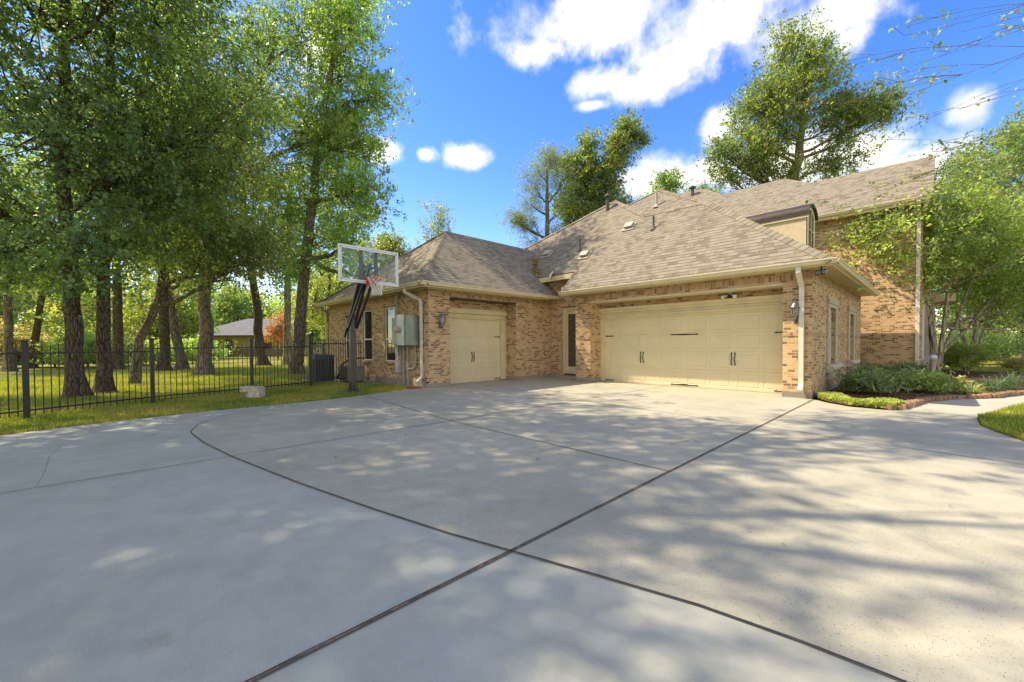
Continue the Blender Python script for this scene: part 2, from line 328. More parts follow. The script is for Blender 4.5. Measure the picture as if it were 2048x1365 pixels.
# ------------------------------------------------------------------ mesh helpers
def tag(o, label=None, cat=None, group=None, kind=None):
    if label: o['label'] = label
    if cat: o['category'] = cat
    if group: o['group'] = group
    if kind: o['kind'] = kind
    return o
def thing(name, loc, label, cat, group=None):
    o = bpy.data.objects.new(name, None); o.location = tuple(float(v) for v in loc); o.empty_display_size = .2
    COL.objects.link(o); tag(o, label, cat, group); return o
def root_loc(p):
    v = Vector((0, 0, 0))
    while p is not None: v = v+p.location; p = p.parent
    return v
def link_mesh(me, name, matname, parent=None, loc=None):
    o = bpy.data.objects.new(name, me); COL.objects.link(o)
    if matname: me.materials.append(MAT[matname])
    if parent is not None: o.parent = parent
    if loc is not None: o.location = loc
    return o
class MB:
    def __init__(s): s.v = []; s.f = []; s.uv = {}
    def poly(s, pts, uv=None):
        n = len(s.v); s.v += [tuple(map(float, p)) for p in pts]; s.f.append(tuple(range(n, n+len(pts))))
        if uv: s.uv[len(s.f)-1] = uv
        return s
    def box(s, x0, x1, y0, y1, z0, z1):
        n = len(s.v)
        s.v += [(x, y, z) for z in (z0, z1) for x, y in ((x0, y0), (x1, y0), (x1, y1), (x0, y1))]
        s.f += [tuple(n+i for i in q) for q in ((3, 2, 1, 0), (4, 5, 6, 7), (0, 1, 5, 4), (1, 2, 6, 5), (2, 3, 7, 6), (3, 0, 4, 7))]; return s
    def obox(s, c, ax, ay, az):                      # oriented box: centre and three half-axis vectors
        c, ax, ay, az = map(np.array, (c, ax, ay, az)); n = len(s.v)
        for k in (-1, 1):
            for i, j in ((-1, -1), (1, -1), (1, 1), (-1, 1)): s.v.append(tuple(c+ax*i+ay*j+az*k))
        s.f += [tuple(n+i for i in q) for q in ((3, 2, 1, 0), (4, 5, 6, 7), (0, 1, 5, 4), (1, 2, 6, 5), (2, 3, 7, 6), (3, 0, 4, 7))]; return s
    def beam(s, a, b, w, h, up=(0, 0, 1)):
        a, b = np.array(a, float), np.array(b, float); d = b-a; L = np.linalg.norm(d); d /= L
        r = np.cross(d, up); r /= np.linalg.norm(r)+1e-9; u = np.cross(r, d)
        return s.obox((a+b)/2, d*L/2, r*w/2, u*h/2)
    def tube(s, pts, rad, n=8, cap=True):
        pts = [np.array(p, float) for p in pts]
        if not hasattr(rad, '__len__'): rad = [rad]*len(pts)
        base = len(s.v); prev = None
        for i, p in enumerate(pts):
            d = pts[min(i+1, len(pts)-1)]-pts[max(i-1, 0)]; d /= np.linalg.norm(d)+1e-9
            if prev is None:
                r = np.cross(d, (0, 0, 1.)); 
                if np.linalg.norm(r) < .1: r = np.cross(d, (0, 1., 0))
            else: r = prev-d*np.dot(prev, d)
            r /= np.linalg.norm(r)+1e-9; prev = r; u = np.cross(d, r)
            for k in range(n):
                a = 2*PI*k/n; s.v.append(tuple(p+(r*math.cos(a)+u*math.sin(a))*rad[i]))
        for i in range(len(pts)-1):
            for k in range(n):
                a = base+i*n+k; b = base+i*n+(k+1) % n; s.f.append((a, b, b+n, a+n))
        if cap:
            s.f.append(tuple(base+k for k in range(n))[::-1]); e = base+(len(pts)-1)*n; s.f.append(tuple(e+k for k in range(n)))
        return s
    def lathe(s, c, prof, n=16):                     # profile [(r,z)...] around vertical axis through c
        base = len(s.v)
        for r, z in prof:
            for k in range(n):
                a = 2*PI*k/n; s.v.append((c[0]+r*math.cos(a), c[1]+r*math.sin(a), c[2]+z))
        for i in range(len(prof)-1):
            for k in range(n):
                a = base+i*n+k; b = base+i*n+(k+1) % n; s.f.append((a, b, b+n, a+n))
        s.f.append(tuple(base+k for k in range(n))[::-1]); e = base+(len(prof)-1)*n; s.f.append(tuple(e+k for k in range(n)))
        return s
    def build(s, name, matname, parent=None, smooth=False, bevel=0, solid=0):
        o0 = root_loc(parent)
        me = bpy.data.meshes.new(name); me.from_pydata([(v[0]-o0.x, v[1]-o0.y, v[2]-o0.z) for v in s.v], [], s.f); me.update()
        if s.uv:
            L = me.uv_layers.new(name='UVMap')
            for fi, uvs in s.uv.items():
                for k, li in enumerate(me.polygons[fi].loop_indices): L.data[li].uv = uvs[k]
        o = link_mesh(me, name, matname, parent)
        if smooth: me.polygons.foreach_set('use_smooth', [True]*len(me.polygons))
        if bevel:
            b = o.modifiers.new('bevel', 'BEVEL'); b.width = bevel; b.segments = 2; b.limit_method = 'ANGLE'
        return o

def wall(axis, plane, u0, u1, z0, z1, openings, depth, mb=None):
    """Front face of a wall with openings and their reveals. axis 'Y': faces -Y, u runs along X. axis 'X': faces +X, u runs along Y."""
    mb = mb or MB(); s = 1 if axis == 'Y' else -1
    P = (lambda u, z, d=0: (u, plane+d, z)) if axis == 'Y' else (lambda u, z, d=0: (plane-d, u, z))
    us = sorted({u0, u1, *[o[0] for o in openings], *[o[1] for o in openings]}); zs = sorted({z0, z1, *[o[2] for o in openings], *[o[3] for o in openings]})
    us = [u for u in us if u0 <= u <= u1]; zs = [z for z in zs if z0 <= z <= z1]
    for a, b in zip(us, us[1:]):
        for c, d in zip(zs, zs[1:]):
            um, zm = (a+b)/2, (c+d)/2
            if any(o[0] < um < o[1] and o[2] < zm < o[3] for o in openings): continue
            q = [P(a, c), P(b, c), P(b, d), P(a, d)]
            mb.poly(q if axis == 'Y' else q)
    for o in openings:
        a, b, c, d = o[:4]; dd = o[4] if len(o) > 4 else depth
        mb.poly([P(a, c), P(a, d), P(a, d, dd), P(a, c, dd)]); mb.poly([P(b, c), P(b, c, dd), P(b, d, dd), P(b, d)])
        mb.poly([P(a, d), P(b, d), P(b, d, dd), P(a, d, dd)]); mb.poly([P(a, c), P(a, c, dd), P(b, c, dd), P(b, c)])
    return mb

# ------------------------------------------------------------------ the ground
def sheet(name, pts, z, matname, kind='structure'):
    return tag(MB().poly([(p[0], p[1], z) for p in pts]).build(name, matname), kind=kind)
gm = MB()
# lawn with gentle relief far away; flat near the house and drive
nx = 90; ext = 420
def gh(x, y):
    d = math.hypot(x+4, y-6); t = min(1, max(0, (d-30)/60)); return -.02+t*(.35*math.sin(x*.05+1)*math.cos(y*.043))
xs = [-ext*((1-i/45)**3) for i in range(46)]+[ext*((i/45)**3) for i in range(1, 46)]
for y in xs:
    for x in xs: gm.v.append((x, y+4, gh(x, y+4)))
for j in range(len(xs)-1):
    for i in range(len(xs)-1):
        a = j*len(xs)+i; gm.f.append((a, a+1, a+1+len(xs), a+len(xs)))
tag(gm.build('lawn', 'lawn', smooth=True), kind='structure')
edge = [G(x, y)[:2] for x, y in ((0, 872), (150, 853), (300, 836), (450, 820), (600, 806), (720, 792), (830, 779))]
edge_left = [(-7.2, -8.9), (-8.9, -4.2)]+[tuple(e) for e in edge]+[(-10.75, 6.6)]
sheet('driveway_apron', edge_left+[(-10.75, 5.0), (2.5, 5.0), (6, 2.2), (6, -9)], .004, 'concrete_new')
old = [(-7.63, .76), (-7.9, .77), (-8.17, .836), (-8.5, .93), (-8.85, 1.1), (-9.21, 1.41), (-9.6, 1.85), (-9.9, 2.6), (-10.05, 3.3), (-10.3, 4.2), (-10.62, 5.3), (-10.95, 6.5), (-11.25, 6.72), (-11.25, 12.4), (-8.78, 12.7), (-2.0, 12.4), (-2.0, 11.5),
       (-1.62, 11.0), (-1.20, 10.62), (-.60, 10.56), (-.42, 10.9), (.49, 10.6), (.485, 10.1), (.48, 9.6), (.595, 9.06), (.80, 8.41), (1.2, 7.8), (2.2, 7.2), (5, 6.9), (5, 3.1),
       (2.2, 2.22), (.9, 2.16), (.3, 2.13), (-.11, 2.12), (-.40, 2.10), (-.80, 2.04), (-1.30, 1.90), (-1.77, 1.76), (-2.3, 1.61), (-3.05, 1.43), (-4.2, 1.19), (-5.73, .93), (-6.8, .80)]
sheet('driveway', old, .008, 'concrete_old')
sheet('front_walk', [(-.42, 10.9), (-.36, 11.4), (-.16, 12.55), (.22, 13.45), (.95, 14.5), (1.5, 15.9), (2.6, 18.2), (4.2, 19.4), (9, 20.5), (9, 18.6), (4.5, 17.4), (2.4, 15.6), (1.35, 13.7), (.92, 12.2), (.63, 11.0), (.49, 10.6)], .0075, 'concrete_walk')
def strip(pts, w, mb, z):
    pts = [np.array(p, float)[:2] for p in pts]
    for a, b in zip(pts, pts[1:]):
        d = b-a; d /= np.linalg.norm(d)+1e-9; n = np.array([-d[1], d[0]])*w/2; e = d*w*.2
        mb.poly([(*(a-n-e), z), (*(b-n+e), z), (*(b+n+e), z), (*(a+n-e), z)])
        z += .00005
    return z
def wiggle(a, b, n=24, amp=.006):
    a, b = np.array(a, float), np.array(b, float); d = b-a; nrm = np.array([-d[1], d[0]])/np.linalg.norm(d)
    return [a+d*i/n+nrm*random.uniform(-amp, amp) for i in range(n+1)]
jm = MB()
strip(wiggle((-1.830, .2), (-1.945, 11.4), 60, .003), .008, jm, .0125)
strip(wiggle((-1.808, .2), (-1.925, 11.4), 60, .002), .004, jm, .0132)
strip(wiggle((-1.86, -3), (-1.822, .2), 12), .018, jm, .0142)
curve = old[34:]+[old[0]]
cc = old[30:]+old[:8]
strip([(x+random.uniform(-.004, .004), y+random.uniform(-.004, .004)) for x, y in cc], .012, jm, .0155)
tag(jm.build('driveway_joints', 'joint'), kind='structure')
jm = MB()
strip(wiggle((-5.76, -6), (-5.72, 6.0), 44), .013, jm, .0145)
strip(wiggle((-5.72, 6.0), (-5.75, 12.0), 14), .016, jm, .0149)
strip(wiggle((-5.70, 4.05), (-1.85, 3.99), 18), .014, jm, .0152)
strip(wiggle((-10.3, 4.55), (-5.7, 4.06), 18), .014, jm, .0156)
strip(wiggle((-10.5, 8.6), (-5.72, 7.72), 14), .014, jm, .0160)
strip(wiggle((-5.7, 7.70), (-1.9, 7.12), 16), .017, jm, .0163)
strip(wiggle((-1.9, 7.12), (2.6, 6.55), 16), .014, jm, .0167)
tag(jm.build('control_joints', 'joint'), kind='structure')
jm = MB()
strip(wiggle((-1.818, .2), (-1.935, 11.4), 40, .001), .016, jm, .0119)
tag(jm.build('joint_filler', 'joint_wood'), kind='structure')
# hairline cracks
cm = MB()
strip([G(x, y)[:2] for x, y in ((72, 975), (84, 955), (90, 942), (94, 930), (98, 915), (112, 902), (130, 890))], .0022, cm, .0068)
strip([G(x, y)[:2] for x, y in ((1340, 890), (1370, 885), (1385, 880), (1400, 888))], .006, cm, .0108)
tag(cm.build('hairline_cracks', 'joint'), kind='structure')
# concrete pad under the condensers and strip by the fence
sheet('side_pad', [(-15.9, 4.75), (-12.0, 6.1), (-12.0, 6.68), (-17.5, 6.68), (-17.5, 5.2)], -.004, 'foundation')

# ------------------------------------------------------------------ house
house = thing('brick_house', (-8, 12, 0), 'large tan and brown brick house with beige garage doors and brown shingle hip roofs', 'house')
YP = 11.55; YD = 12.2
w = MB()
wall('Y', YP, -8.78, -2.0, .15, 3.04, [(-8.16, -2.58, -.1, 2.74, .62)], .62, w)
w.poly([(-8.78, YP, .15), (-8.78, YP, 3.04), (-8.78, 12.32, 3.7), (-8.78, 12.32, .15)])
w.build('wall', 'brick', house)
w = MB(); wall('Y', YP+.6, -8.16, -2.58, 2.52, 2.74, [], .1, w); w.build('wall', 'brick', house)                 # brick above the recessed double door
w = MB(); wall('Y', 12.32, -11.2, -8.78, .13, 3.98, [(-10.02, -9.1, .13, 2.72, .14)], .14, w); w.build('wall', 'brick', house)
w = MB(); wall('X', -2.0, YP, 20.2, .12, 3.04, [(13.62, 14.48, .72, 2.24, .16), (17.2, 18.06, .72, 2.24, .16)], .16, w); w.build('wall', 'brick', house)
w = MB(); wall('X', -10.56, 6.7, 12.32, .15, 3.04, [(7.47, 10.38, -.1, 2.82, .56)], .56, w); w.build('wall', 'brick', house)
w = MB(); wall('X', -11.11, 7.47, 10.38, 2.53, 2.82, [], .1, w); w.build('wall', 'brick', house)
LWIN = [(-16.84, -16.1), (-15.12, -14.38), (-13.37, -12.63)]
w = MB(); wall('Y', 6.7, -18.62, -10.56, .2, 3.04, [(a, b, .76, 2.62, .07) for a, b in LWIN], .07, w); w.poly([(-18.62, 6.7, .2), (-18.62, 6.7, 3.04), (-18.62, 16, 3.04), (-18.62, 16, .2)]); w.build('wall', 'brick', house)
YW = 20.88
w = MB(); wall('Y', YW, -14.5, -.39, -.1, 6.30, [], .1, w); wall('X', -.39, YW, 29, -.1, 6.3, [(22.3, 23.2, .7, 2.6, .1)], .1, w)
w.poly([(-.39, YW, 6.3), (-.39, 29, 6.3), (-.39, 22.6, 8.1)]); w.build('wall', 'brick', house)
# concrete footing
for bx in ((-8.79, -8.15, YP-.012, 12.3, 0, .15), (-2.59, -1.988, YP-.012, 12.3, 0, .15), (-2.2, -1.985, 12.3, 20.2, -.1, .13), (-10.75, -10.548, 6.688, 7.48, 0, .15), (-10.75, -10.548, 10.37, 12.31, 0, .15), (-10.56, -8.78, 12.16, 12.31, 0, .13), (-18.63, -10.75, 6.685, 6.9, -.05, .2), (-11.2, -10.75, 10.372, 10.6, 0, .15)):
    MB().box(*bx).build('footing', 'foundation', house, bevel=.008)
# soldier course under the eaves, a rowlock band at mid height
for bx in ((-8.5, -2.0, YP-.004, YP, 2.80, 3.0), (-2.0, -1.996, YP-.004, 19.9, 2.80, 3.0), (-10.56, -10.556, 6.7, 12.3, 2.84, 3.0), (-18.62, -10.56, 6.696, 6.7, 2.83, 3.0), (-10.5, -8.8, 12.316, 12.32, 3.45, 3.65), (-3.6, -.39, YW-.004, YW, 6.07, 6.27)):
    MB().box(*bx).build('soldier_course', 'brick_soldier', house)
for bx in ((-2.58, -1.995, YP-.012, YP), (-2.0, -1.988, YP, 13.34), (-2.0, -1.988, 14.76, 16.92), (-2.0, -1.988, 18.34, 20.1), (-8.78, -8.16, YP-.012, YP), (-1.95, -.39, YW-.012, YW)):
    MB().box(*bx, 1.47, 1.55).build('band_course', 'brick_soldier', house)

# --- roofs: polygons with uv in metres (u along the eave, v up the slope)
def roof(name, pts, eave_dir, parent=house, thick=.04, matname='shingle'):
    pts = [np.array(p, float) for p in pts]; e = np.array(eave_dir, float); e /= np.linalg.norm(e)
    n = np.zeros(3)
    for i in range(len(pts)):
        a, b = pts[i], pts[(i+1) % len(pts)]; n += np.cross(a, b)
    n /= np.linalg.norm(n)
    if n[2] < 0: n = -n; pts = pts[::-1]
    up = np.cross(n, e); up *= np.sign(up[2]) if up[2] else 1
    mb = MB(); mb.poly(pts, uv=[(float(p@e), float(p@up)) for p in pts])
    low = [p-n*thick for p in pts]; mb.poly(low[::-1], uv=[(0, 0)]*len(pts))
    for i in range(len(pts)):
        j = (i+1) % len(pts); mb.poly([pts[i], low[i], low[j], pts[j]], uv=[(float(pts[i]@e), 0), (float(pts[i]@e), thick), (float(pts[j]@e), thick), (float(pts[j]@e), 0)])
    return mb.build(name, matname, parent)
def plm(x, y): return (x, y, 3.12+(y-11.1))
peak1 = PL(1231, 401, 11.1, 3.12, 1.); p1r = PL(1292, 429, 11.1, 3.12, 1.); apR = PL(1412, 402, 11.1, 3.12, 1.)
corner = (-1.53, 11.08, 3.10)
A1 = np.array([-12.66, 8.80, 5.52]); A2 = np.array([-12.66, 13.50, 5.52]); LC = (-10.09, 6.23, 3.12); LF = (-19.05, 6.23, 3.12)
main_poly = [corner, (-9.1, 11.08, 3.10), plm(-9.1, 11.92), plm(-10.92, 11.92), A2, tuple(PL(1047, 499, 11.1, 3.12, 1.)), peak1, p1r, apR]
roof('roof', main_poly, (1, 0, 0))
roof('roof', [corner, apR, (-1.53, 20.28, 3.10)], (0, 1, 0))
roof('roof', [apR, (-1.53, 20.28, 3.10), (-7.4, 20.28, 3.10), p1r], (1, 0, 0))
roof('roof', [p1r, peak1, (-7.4, 20.28, 3.10)], (0, 1, 0))
roof('roof', [peak1, (-7.4, 20.28, 3.10), (-14.5, 20.28, 3.1), PL(1047, 499, 11.1, 3.12, 1.)], (1, 0, 0))
roof('roof', [LC, (-10.09, 12.31, 3.12), (-10.92, 12.31, 3.922), A2, A1], (0, 1, 0))
roof('roof', [LF, LC, A1], (1, 0, 0))
roof('roof', [LF, A1, A2, (-19.05, 16, 3.12)], (0, 1, 0))
# block behind (peak 2)
pk2 = PL(1320, 379, 15., 3.12, 1.); l2 = pk2+(PL(1260, 408, 15, 3.12, 1.)-pk2)*2.6; r2 = pk2+(PL(1357, 389, 15, 3.12, 1)-pk2)*2.6
roof('roof', [l2, pk2, r2, (r2[0], r2[1]-2.5, r2[2]-2.5), (l2[0], l2[1]-2.5, l2[2]-2.5)], (1, 0, 0))
roof('roof', [l2, pk2, (pk2[0]-1, 27, 6)], (0, 1, 0)); roof('roof', [r2, pk2, (pk2[0]+1, 27, 6)], (0, 1, 0))
# two-storey block
c = lambda x, y: PL(x, y, 20.40, 6.42, .8)
outline = [c(1357, 388.5), c(1408, 378), c(1444, 390), c(1568, 358), c(1620, 367), c(1870, 312)]
lowc = (-.12, 20.40, 6.42); roof('roof', [(-13.5, 20.4, 6.42), lowc]+outline[::-1]+[c(1330, 400)], (1, 0, 0))
for i in range(len(outline)-1):
    a, b = outline[i], outline[i+1]
    roof('roof', [a, b, (b[0], 31, 5.5)], (1, 0, 0)); roof('roof', [a, (b[0], 31, 5.5), (a[0], 31, 5.5)], (1, 0, 0))
# hip and ridge cap shingles
cap = MB()
def caps(a, b, w=.15, step=.19):
    a, b = np.array(a, float), np.array(b, float); L = np.linalg.norm(b-a); d = (b-a)/L; n = int(L/step)
    r = np.cross(d, (0, 0, 1.)); r /= np.linalg.norm(r); u = np.cross(r, d)
    for i in range(n):
        p = a+d*(i*step); q = p+d*step*1.25; lift0 = .022; lift1 = .008; fall = .70 if abs(d[2]) > .2 else .97
        for sg in (-1, 1):
            e = r*w*sg-u*w*fall
            cap.poly([p+u*lift0, p+u*lift0+e, q+u*lift1+e, q+u*lift1] if sg > 0 else [p+u*lift0, q+u*lift1, q+u*lift1+e, p+u*lift0+e], uv=[(i*.37, i*.143+.03), (i*.37+.1, i*.143+.03), (i*.37+.1, i*.143+.1), (i*.37, i*.143+.1)])
            cap.poly([p+u*lift0, p, p+e-u*.02, p+u*lift0+e], uv=[(i*.37, i*.143+.14)]*4)
caps(corner, apR); caps(p1r, apR); caps(peak1, p1r); caps(LC, A1); caps(A1, A2); caps(LF, A1); caps(PL(1047, 499, 11.1, 3.12, 1.), peak1)
caps(l2, pk2); caps(r2, pk2)
for a, b in zip(outline, outline[1:]): caps(a, b)
cap.build('ridge_cap', 'shingle', house)

# --- eaves: soffit, fascia and gutters
e = MB()
e.box(-9.1, -1.60, 11.16, YP, 3.035, 3.05).box(-2.0, -1.60, YP, 20.2, 3.036, 3.051)
e.box(-10.56, -10.16, 6.3, 12.32, 3.045, 3.06).box(-19, -10.56, 6.3, 6.7, 3.046, 3.061)
e.box(-10.9, -9.1, 12.0, 12.32, 3.86, 3.875)
e.box(-8.9, -.2, 20.5, YW, 6.30, 6.315)
e.box(-9.12, -9.08, 11.2, 12.3, 3.03, 3.3)
e.build('soffit', 'cream_trim', house)
e = MB()
e.box(-9.1, -1.60, 11.14, 11.16, 2.985, 3.10).box(-1.60, -1.58, 11.14, 20.2, 2.985, 3.10).box(-10.16, -10.14, 6.28, 11.72, 2.99, 3.10).box(-19, -10.16, 6.28, 6.3, 2.99, 3.1)
e.box(-10.9, -9.12, 11.93, 12.0, 3.72, 3.9).box(-8.9, -.2, 20.46, 20.5, 6.22, 6.40)
e.box(-8.77, -2.0, YP-.02, YP-.004, 3.0, 3.035).box(-2.0, -1.98, YP, 20.1, 3.0, 3.036).box(-10.56, -10.54, 6.7, 11.7, 3.0, 3.045).box(-18.6, -10.56, 6.68, 6.7, 3.0, 3.046)
e.box(-8.9, -.39, YW-.03, YW-.004, 6.27, 6.30)
e.build('fascia', 'cream_trim', house)
def gutter(a, b, out, name='gutter'):
    a, b, out = np.array(a, float), np.array(b, float), np.array(out, float)
    prof = [(0, 0), (.075, 0), (.09, .02), (.095, .05), (.125, .085), (.125, .105), (.115, .105), (.105, .085), (.06, .03), (.0, .02)]
    mb = MB(); n = len(prof)
    for p in (a, b):
        for o_, z in prof: mb.v.append(tuple(p+out*o_+np.array([0, 0, z])))
    for i in range(n): j = (i+1) % n; mb.f.append((i, j, j+n, i+n))
    mb.f.append(tuple(range(n))[::-1]); mb.f.append(tuple(range(n, 2*n)))
    return mb.build(name, 'gutter_paint', house)
gutter((-9.12, 11.138, 3.02), (-1.478, 11.138, 3.02), (0, -1, 0)); gutter((-1.575, 11.14, 3.02), (-1.575, 20.26, 3.02), (1, 0, 0))
gutter((-10.135, 6.18, 3.03), (-10.135, 12.2, 3.03), (1, 0, 0)); gutter((-19.1, 6.276, 3.03), (-10.06, 6.276, 3.03), (0, -1, 0))
gutter((-9, 20.455, 6.32), (-.1, 20.455, 6.32), (0, -1, 0))
# diverter flashing over the side door valley
MB().poly([plm(-10.35, 11.93), plm(-10.15, 11.75), (-9.98, 11.78, 4.02), (-10.2, 11.98, 4.1)]).build('flashing', 'alloy', house)

# --- downspouts
def spout(pts, w=.085, d=.06, up=(0, 1, 0), name='downspout', m='downspout_paint'):
    mb = MB()
    for a, b in zip(pts, pts[1:]):
        a, b = np.array(a, float), np.array(b, float); dd = (b-a)/np.linalg.norm(b-a); mb.beam(a-dd*.012, b+dd*.012, w, d, up=up)
    o = mb.build(name, m, house, bevel=.006); return o
spout([(-2.19, 11.12, 3.03), (-2.19, 11.13, 2.90), (-2.19, 11.46, 2.62), (-2.19, 11.485, .34), (-2.19, 11.40, .20)], .10, .075, (0, 1, 0.001))
spout([(-11.15, 6.24, 3.03), (-11.15, 6.24, 2.92), (-10.86, 6.62, 2.68), (-10.86, 6.63, .33), (-10.92, 6.5, .2)], .085, .07, (0, 1, 0.001))
spout([(-19.0, 6.2, 3.02), (-18.9, 6.3, 2.9), (-18.68, 6.6, 2.75), (-18.68, 6.62, .3)], .085, .07, (0, 1, .001), m='cream_trim')
spout([(-.49, 20.40, 6.3), (-.49, 20.80, 6.0), (-.49, 20.83, .1)], .11, .08, (0, 1, 0.001))
tag(MB().box(-11.12, -10.75, 6.2, 6.55, .0, .06).build('splash_block', 'red_clay', None, bevel=.01), 'small reddish splash block under the bent downspout at the grass corner of the house', 'splash block')

# --- garage doors
def garage_door(axis, plane, u0, u1, z1, ncol, label, hinges, handle_us, mids=()):
    L = thing_child('garage_door', house)
    us = {u0, u1}; zs = {0.012, z1}; W_ = (u1-u0)/ncol; Hs = (z1-.012)/4; e = .012
    panels = []
    for c_ in range(ncol):
        pair = c_ % 2
        for r in range(4):
            a = u0+W_*c_+W_*(.17 if not pair else .09); b = u0+W_*(c_+1)-W_*(.09 if not pair else .17); lo = .012+Hs*r+Hs*.17; hi = .012+Hs*(r+1)-Hs*.17
            panels.append((a, b, lo, hi))
            for k in (a, b): us |= {k-e, k, k+e, k+2*e}
            for k in (lo, hi): zs |= {k-e, k, k+e, k+2*e}
    for r in range(1, 4): zs |= {.012+Hs*r-.006, .012+Hs*r-.002, .012+Hs*r+.002, .012+Hs*r+.006}
    grooves = []
    for (a, b, lo, hi) in panels[::4]:
        for k in range(1, 5):
            g = a+(b-a)*k/5; grooves.append((g, a, b)); us |= {g-.006, g, g+.006}
    us = sorted(us); zs = sorted(zs)
    def hgt(u, z):
        h = 0.
        for a, b, lo, hi in panels:
            if a-e*.5 <= u <= b+2.5*e and lo-e*.5 <= z <= hi+2.5*e:
                du = min(u-a, b+e*1.01-u); dz = min(z-lo, hi+e*1.01-z); m_ = min(du, dz)
                if m_ < -1e-6: continue
                h = -.009 if m_ < e*1.2 else -.001
                if m_ >= e*1.2:
                    for g, ga, gb in grooves:
                        if abs(u-g) < .003 and ga == a: h = -.004
        for r in range(1, 4):
            if abs(z-(.012+Hs*r)) < .003: h = -.008
        return h
    mb = MB(); n = len(us)
    for z in zs:
        for u in us:
            d = hgt(u, z); mb.v.append((u, plane-d, z) if axis == 'Y' else (plane+d, u, z))
    for j in range(len(zs)-1):
        for i in range(n-1):
            k = j*n+i; mb.f.append((k, k+1, k+1+n, k+n))
    mb.build('door_panel', 'door_paint', L)
    P = (lambda u, z, o: (u, plane-o, z)) if axis == 'Y' else (lambda u, z, o: (plane+o, u, z))
    r = MB(); r.obox(P((u0+u1)/2, .007, .0), (P((u1-u0)/2, 0, 0)[0]-(0 if axis == 'Y' else plane), 0, 0) if axis == 'Y' else (0, (u1-u0)/2, 0), (0, .012, 0) if axis == 'Y' else (.012, 0, 0), (0, 0, .007)); r.build('bottom_seal', 'rubber', L)
    for u in handle_us:
        for s_ in (-1, 1):
            h = MB(); cu = u+s_*.045; zc = .012+Hs*1.62
            h.tube([P(cu, zc-.15, .012), P(cu+s_*.004, zc-.10, .035), P(cu-s_*.012, zc, .045), P(cu+s_*.004, zc+.1, .035), P(cu, zc+.15, .012)], [.008, .011, .012, .011, .008], 8)
            for zz in (zc-.155, zc+.155): h.obox(P(cu, zz, .006), (.016, 0, 0) if axis == 'Y' else (0, .016, 0), (0, .006, 0) if axis == 'Y' else (.006, 0, 0), (0, 0, .022))
            h.build('handle', 'bronze', L, smooth=False)
    for (u, z, ln, dr) in hinges:
        h = MB(); pts = []
        def spear(u_a, u_b, z_):
            dirn = 1 if u_b > u_a else -1; L_ = abs(u_b-u_a)
            shp = [(0, .02), (.75*L_, .011), (.80*L_, .012), (.84*L_, .024), (.88*L_, .016), (L_, .001)]
            top = [P(u_a+dirn*a, z_+b, .012) for a, b in shp]; bot = [P(u_a+dirn*a, z_-b, .012) for a, b in shp]
            h.poly(top+bot[::-1]); h.poly([P(u_a, z_+.02, .012), P(u_a+dirn*L_, z_, .012), P(u_a+dirn*L_, z_, .001), P(u_a, z_+.02, .001)]); h.poly([P(u_a, z_-.02, .012), P(u_a+dirn*L_, z_, .012), P(u_a+dirn*L_, z_, .001), P(u_a, z_-.02, .001)])
        if dr == 0: spear(u, u+ln/2, z); spear(u, u-ln/2, z)
        else: spear(u, u+dr*ln, z)
        h.build('strap_hinge', 'bronze', L)
    return L
def thing_child(name, parent):
    o = bpy.data.objects.new(name, None); COL.objects.link(o); o.parent = parent; o.empty_display_size = .1; return o
Hs = (2.14-.012)/4
zt = .012+Hs*3-.03; zb = .075
d0, d1 = -7.97, -2.52
g1 = garage_door('Y', YD, d0, d1, 2.14, 8, '', [(d0, zt, .33, 1), (d1+.02, zt, .42, -1), ((d0+d1)/2, zt, .86, 0), (d0, zb, .33, 1), (d1+.02, zb, .42, -1), ((d0+d1)/2, zb, .86, 0)], [d0+(d1-d0)*.25, d0+(d1-d0)*.75])
g1['label'] = 'wide double garage door with eight panel columns'
s0, s1 = 7.62, 10.14
g2 = garage_door('X', -11.19, s0, s1, 2.19, 4, '', [(s1, zt+.02, .30, -1), (s1, zb, .30, -1), (s0, zt+.02, .3, 1), (s0, zb, .3, 1)], [(s0+s1)/2-.02])
g2['label'] = 'narrow single garage door with one pair of handles'
# door surrounds: head trim with steps, jambs, lintel plates
MB().box(-8.16, -2.58, YD-.06, YD+.02, 2.14, 2.20).box(-8.16, -2.58, YD-.10, YD-.02, 2.20, 2.27).box(-8.16, -2.58, YD-.06, YD, 2.27, 2.37).box(-8.16, -2.58, YD-.12, YD-.01, 2.37, 2.44).box(-8.16, -2.58, YD-.17, YD-.02, 2.44, 2.53).build('head_trim', 'cream_trim', house, bevel=.006)
MB().box(-11.189, -11.14, 7.43, 10.42, 2.192, 2.24).box(-11.189, -11.10, 7.43, 10.42, 2.24, 2.30).box(-11.189, -11.125, 7.43, 10.42, 2.30, 2.37).box(-11.189, -11.05, 7.43, 10.42, 2.37, 2.54).build('head_trim', 'cream_trim', house, bevel=.006)
for bx in ((-8.16, -7.97, YD-.05, YD+.02, 0.03, 2.14), (-2.60, -2.50, YD-.05, YD+.02, .03, 2.14), (-11.3, -11.105, 10.14, 10.42, .03, 2.19), (-11.3, -11.105, 7.43, 7.62, .03, 2.19), (-11.3, -11.19, 7.43, 10.42, 2.19, 2.56)):
    MB().box(*bx).build('door_jamb', 'cream_trim', house, bevel=.006)
t = MB(); t.box(-8.16, -2.58, YP-.006, YP+.61, 2.70, 2.739); t.build('lintel', 'gutter_paint', house)
t = MB(); t.box(-11.0, -10.553, 7.47, 10.38, 2.79, 2.819); t.build('lintel', 'dark_lead', house)
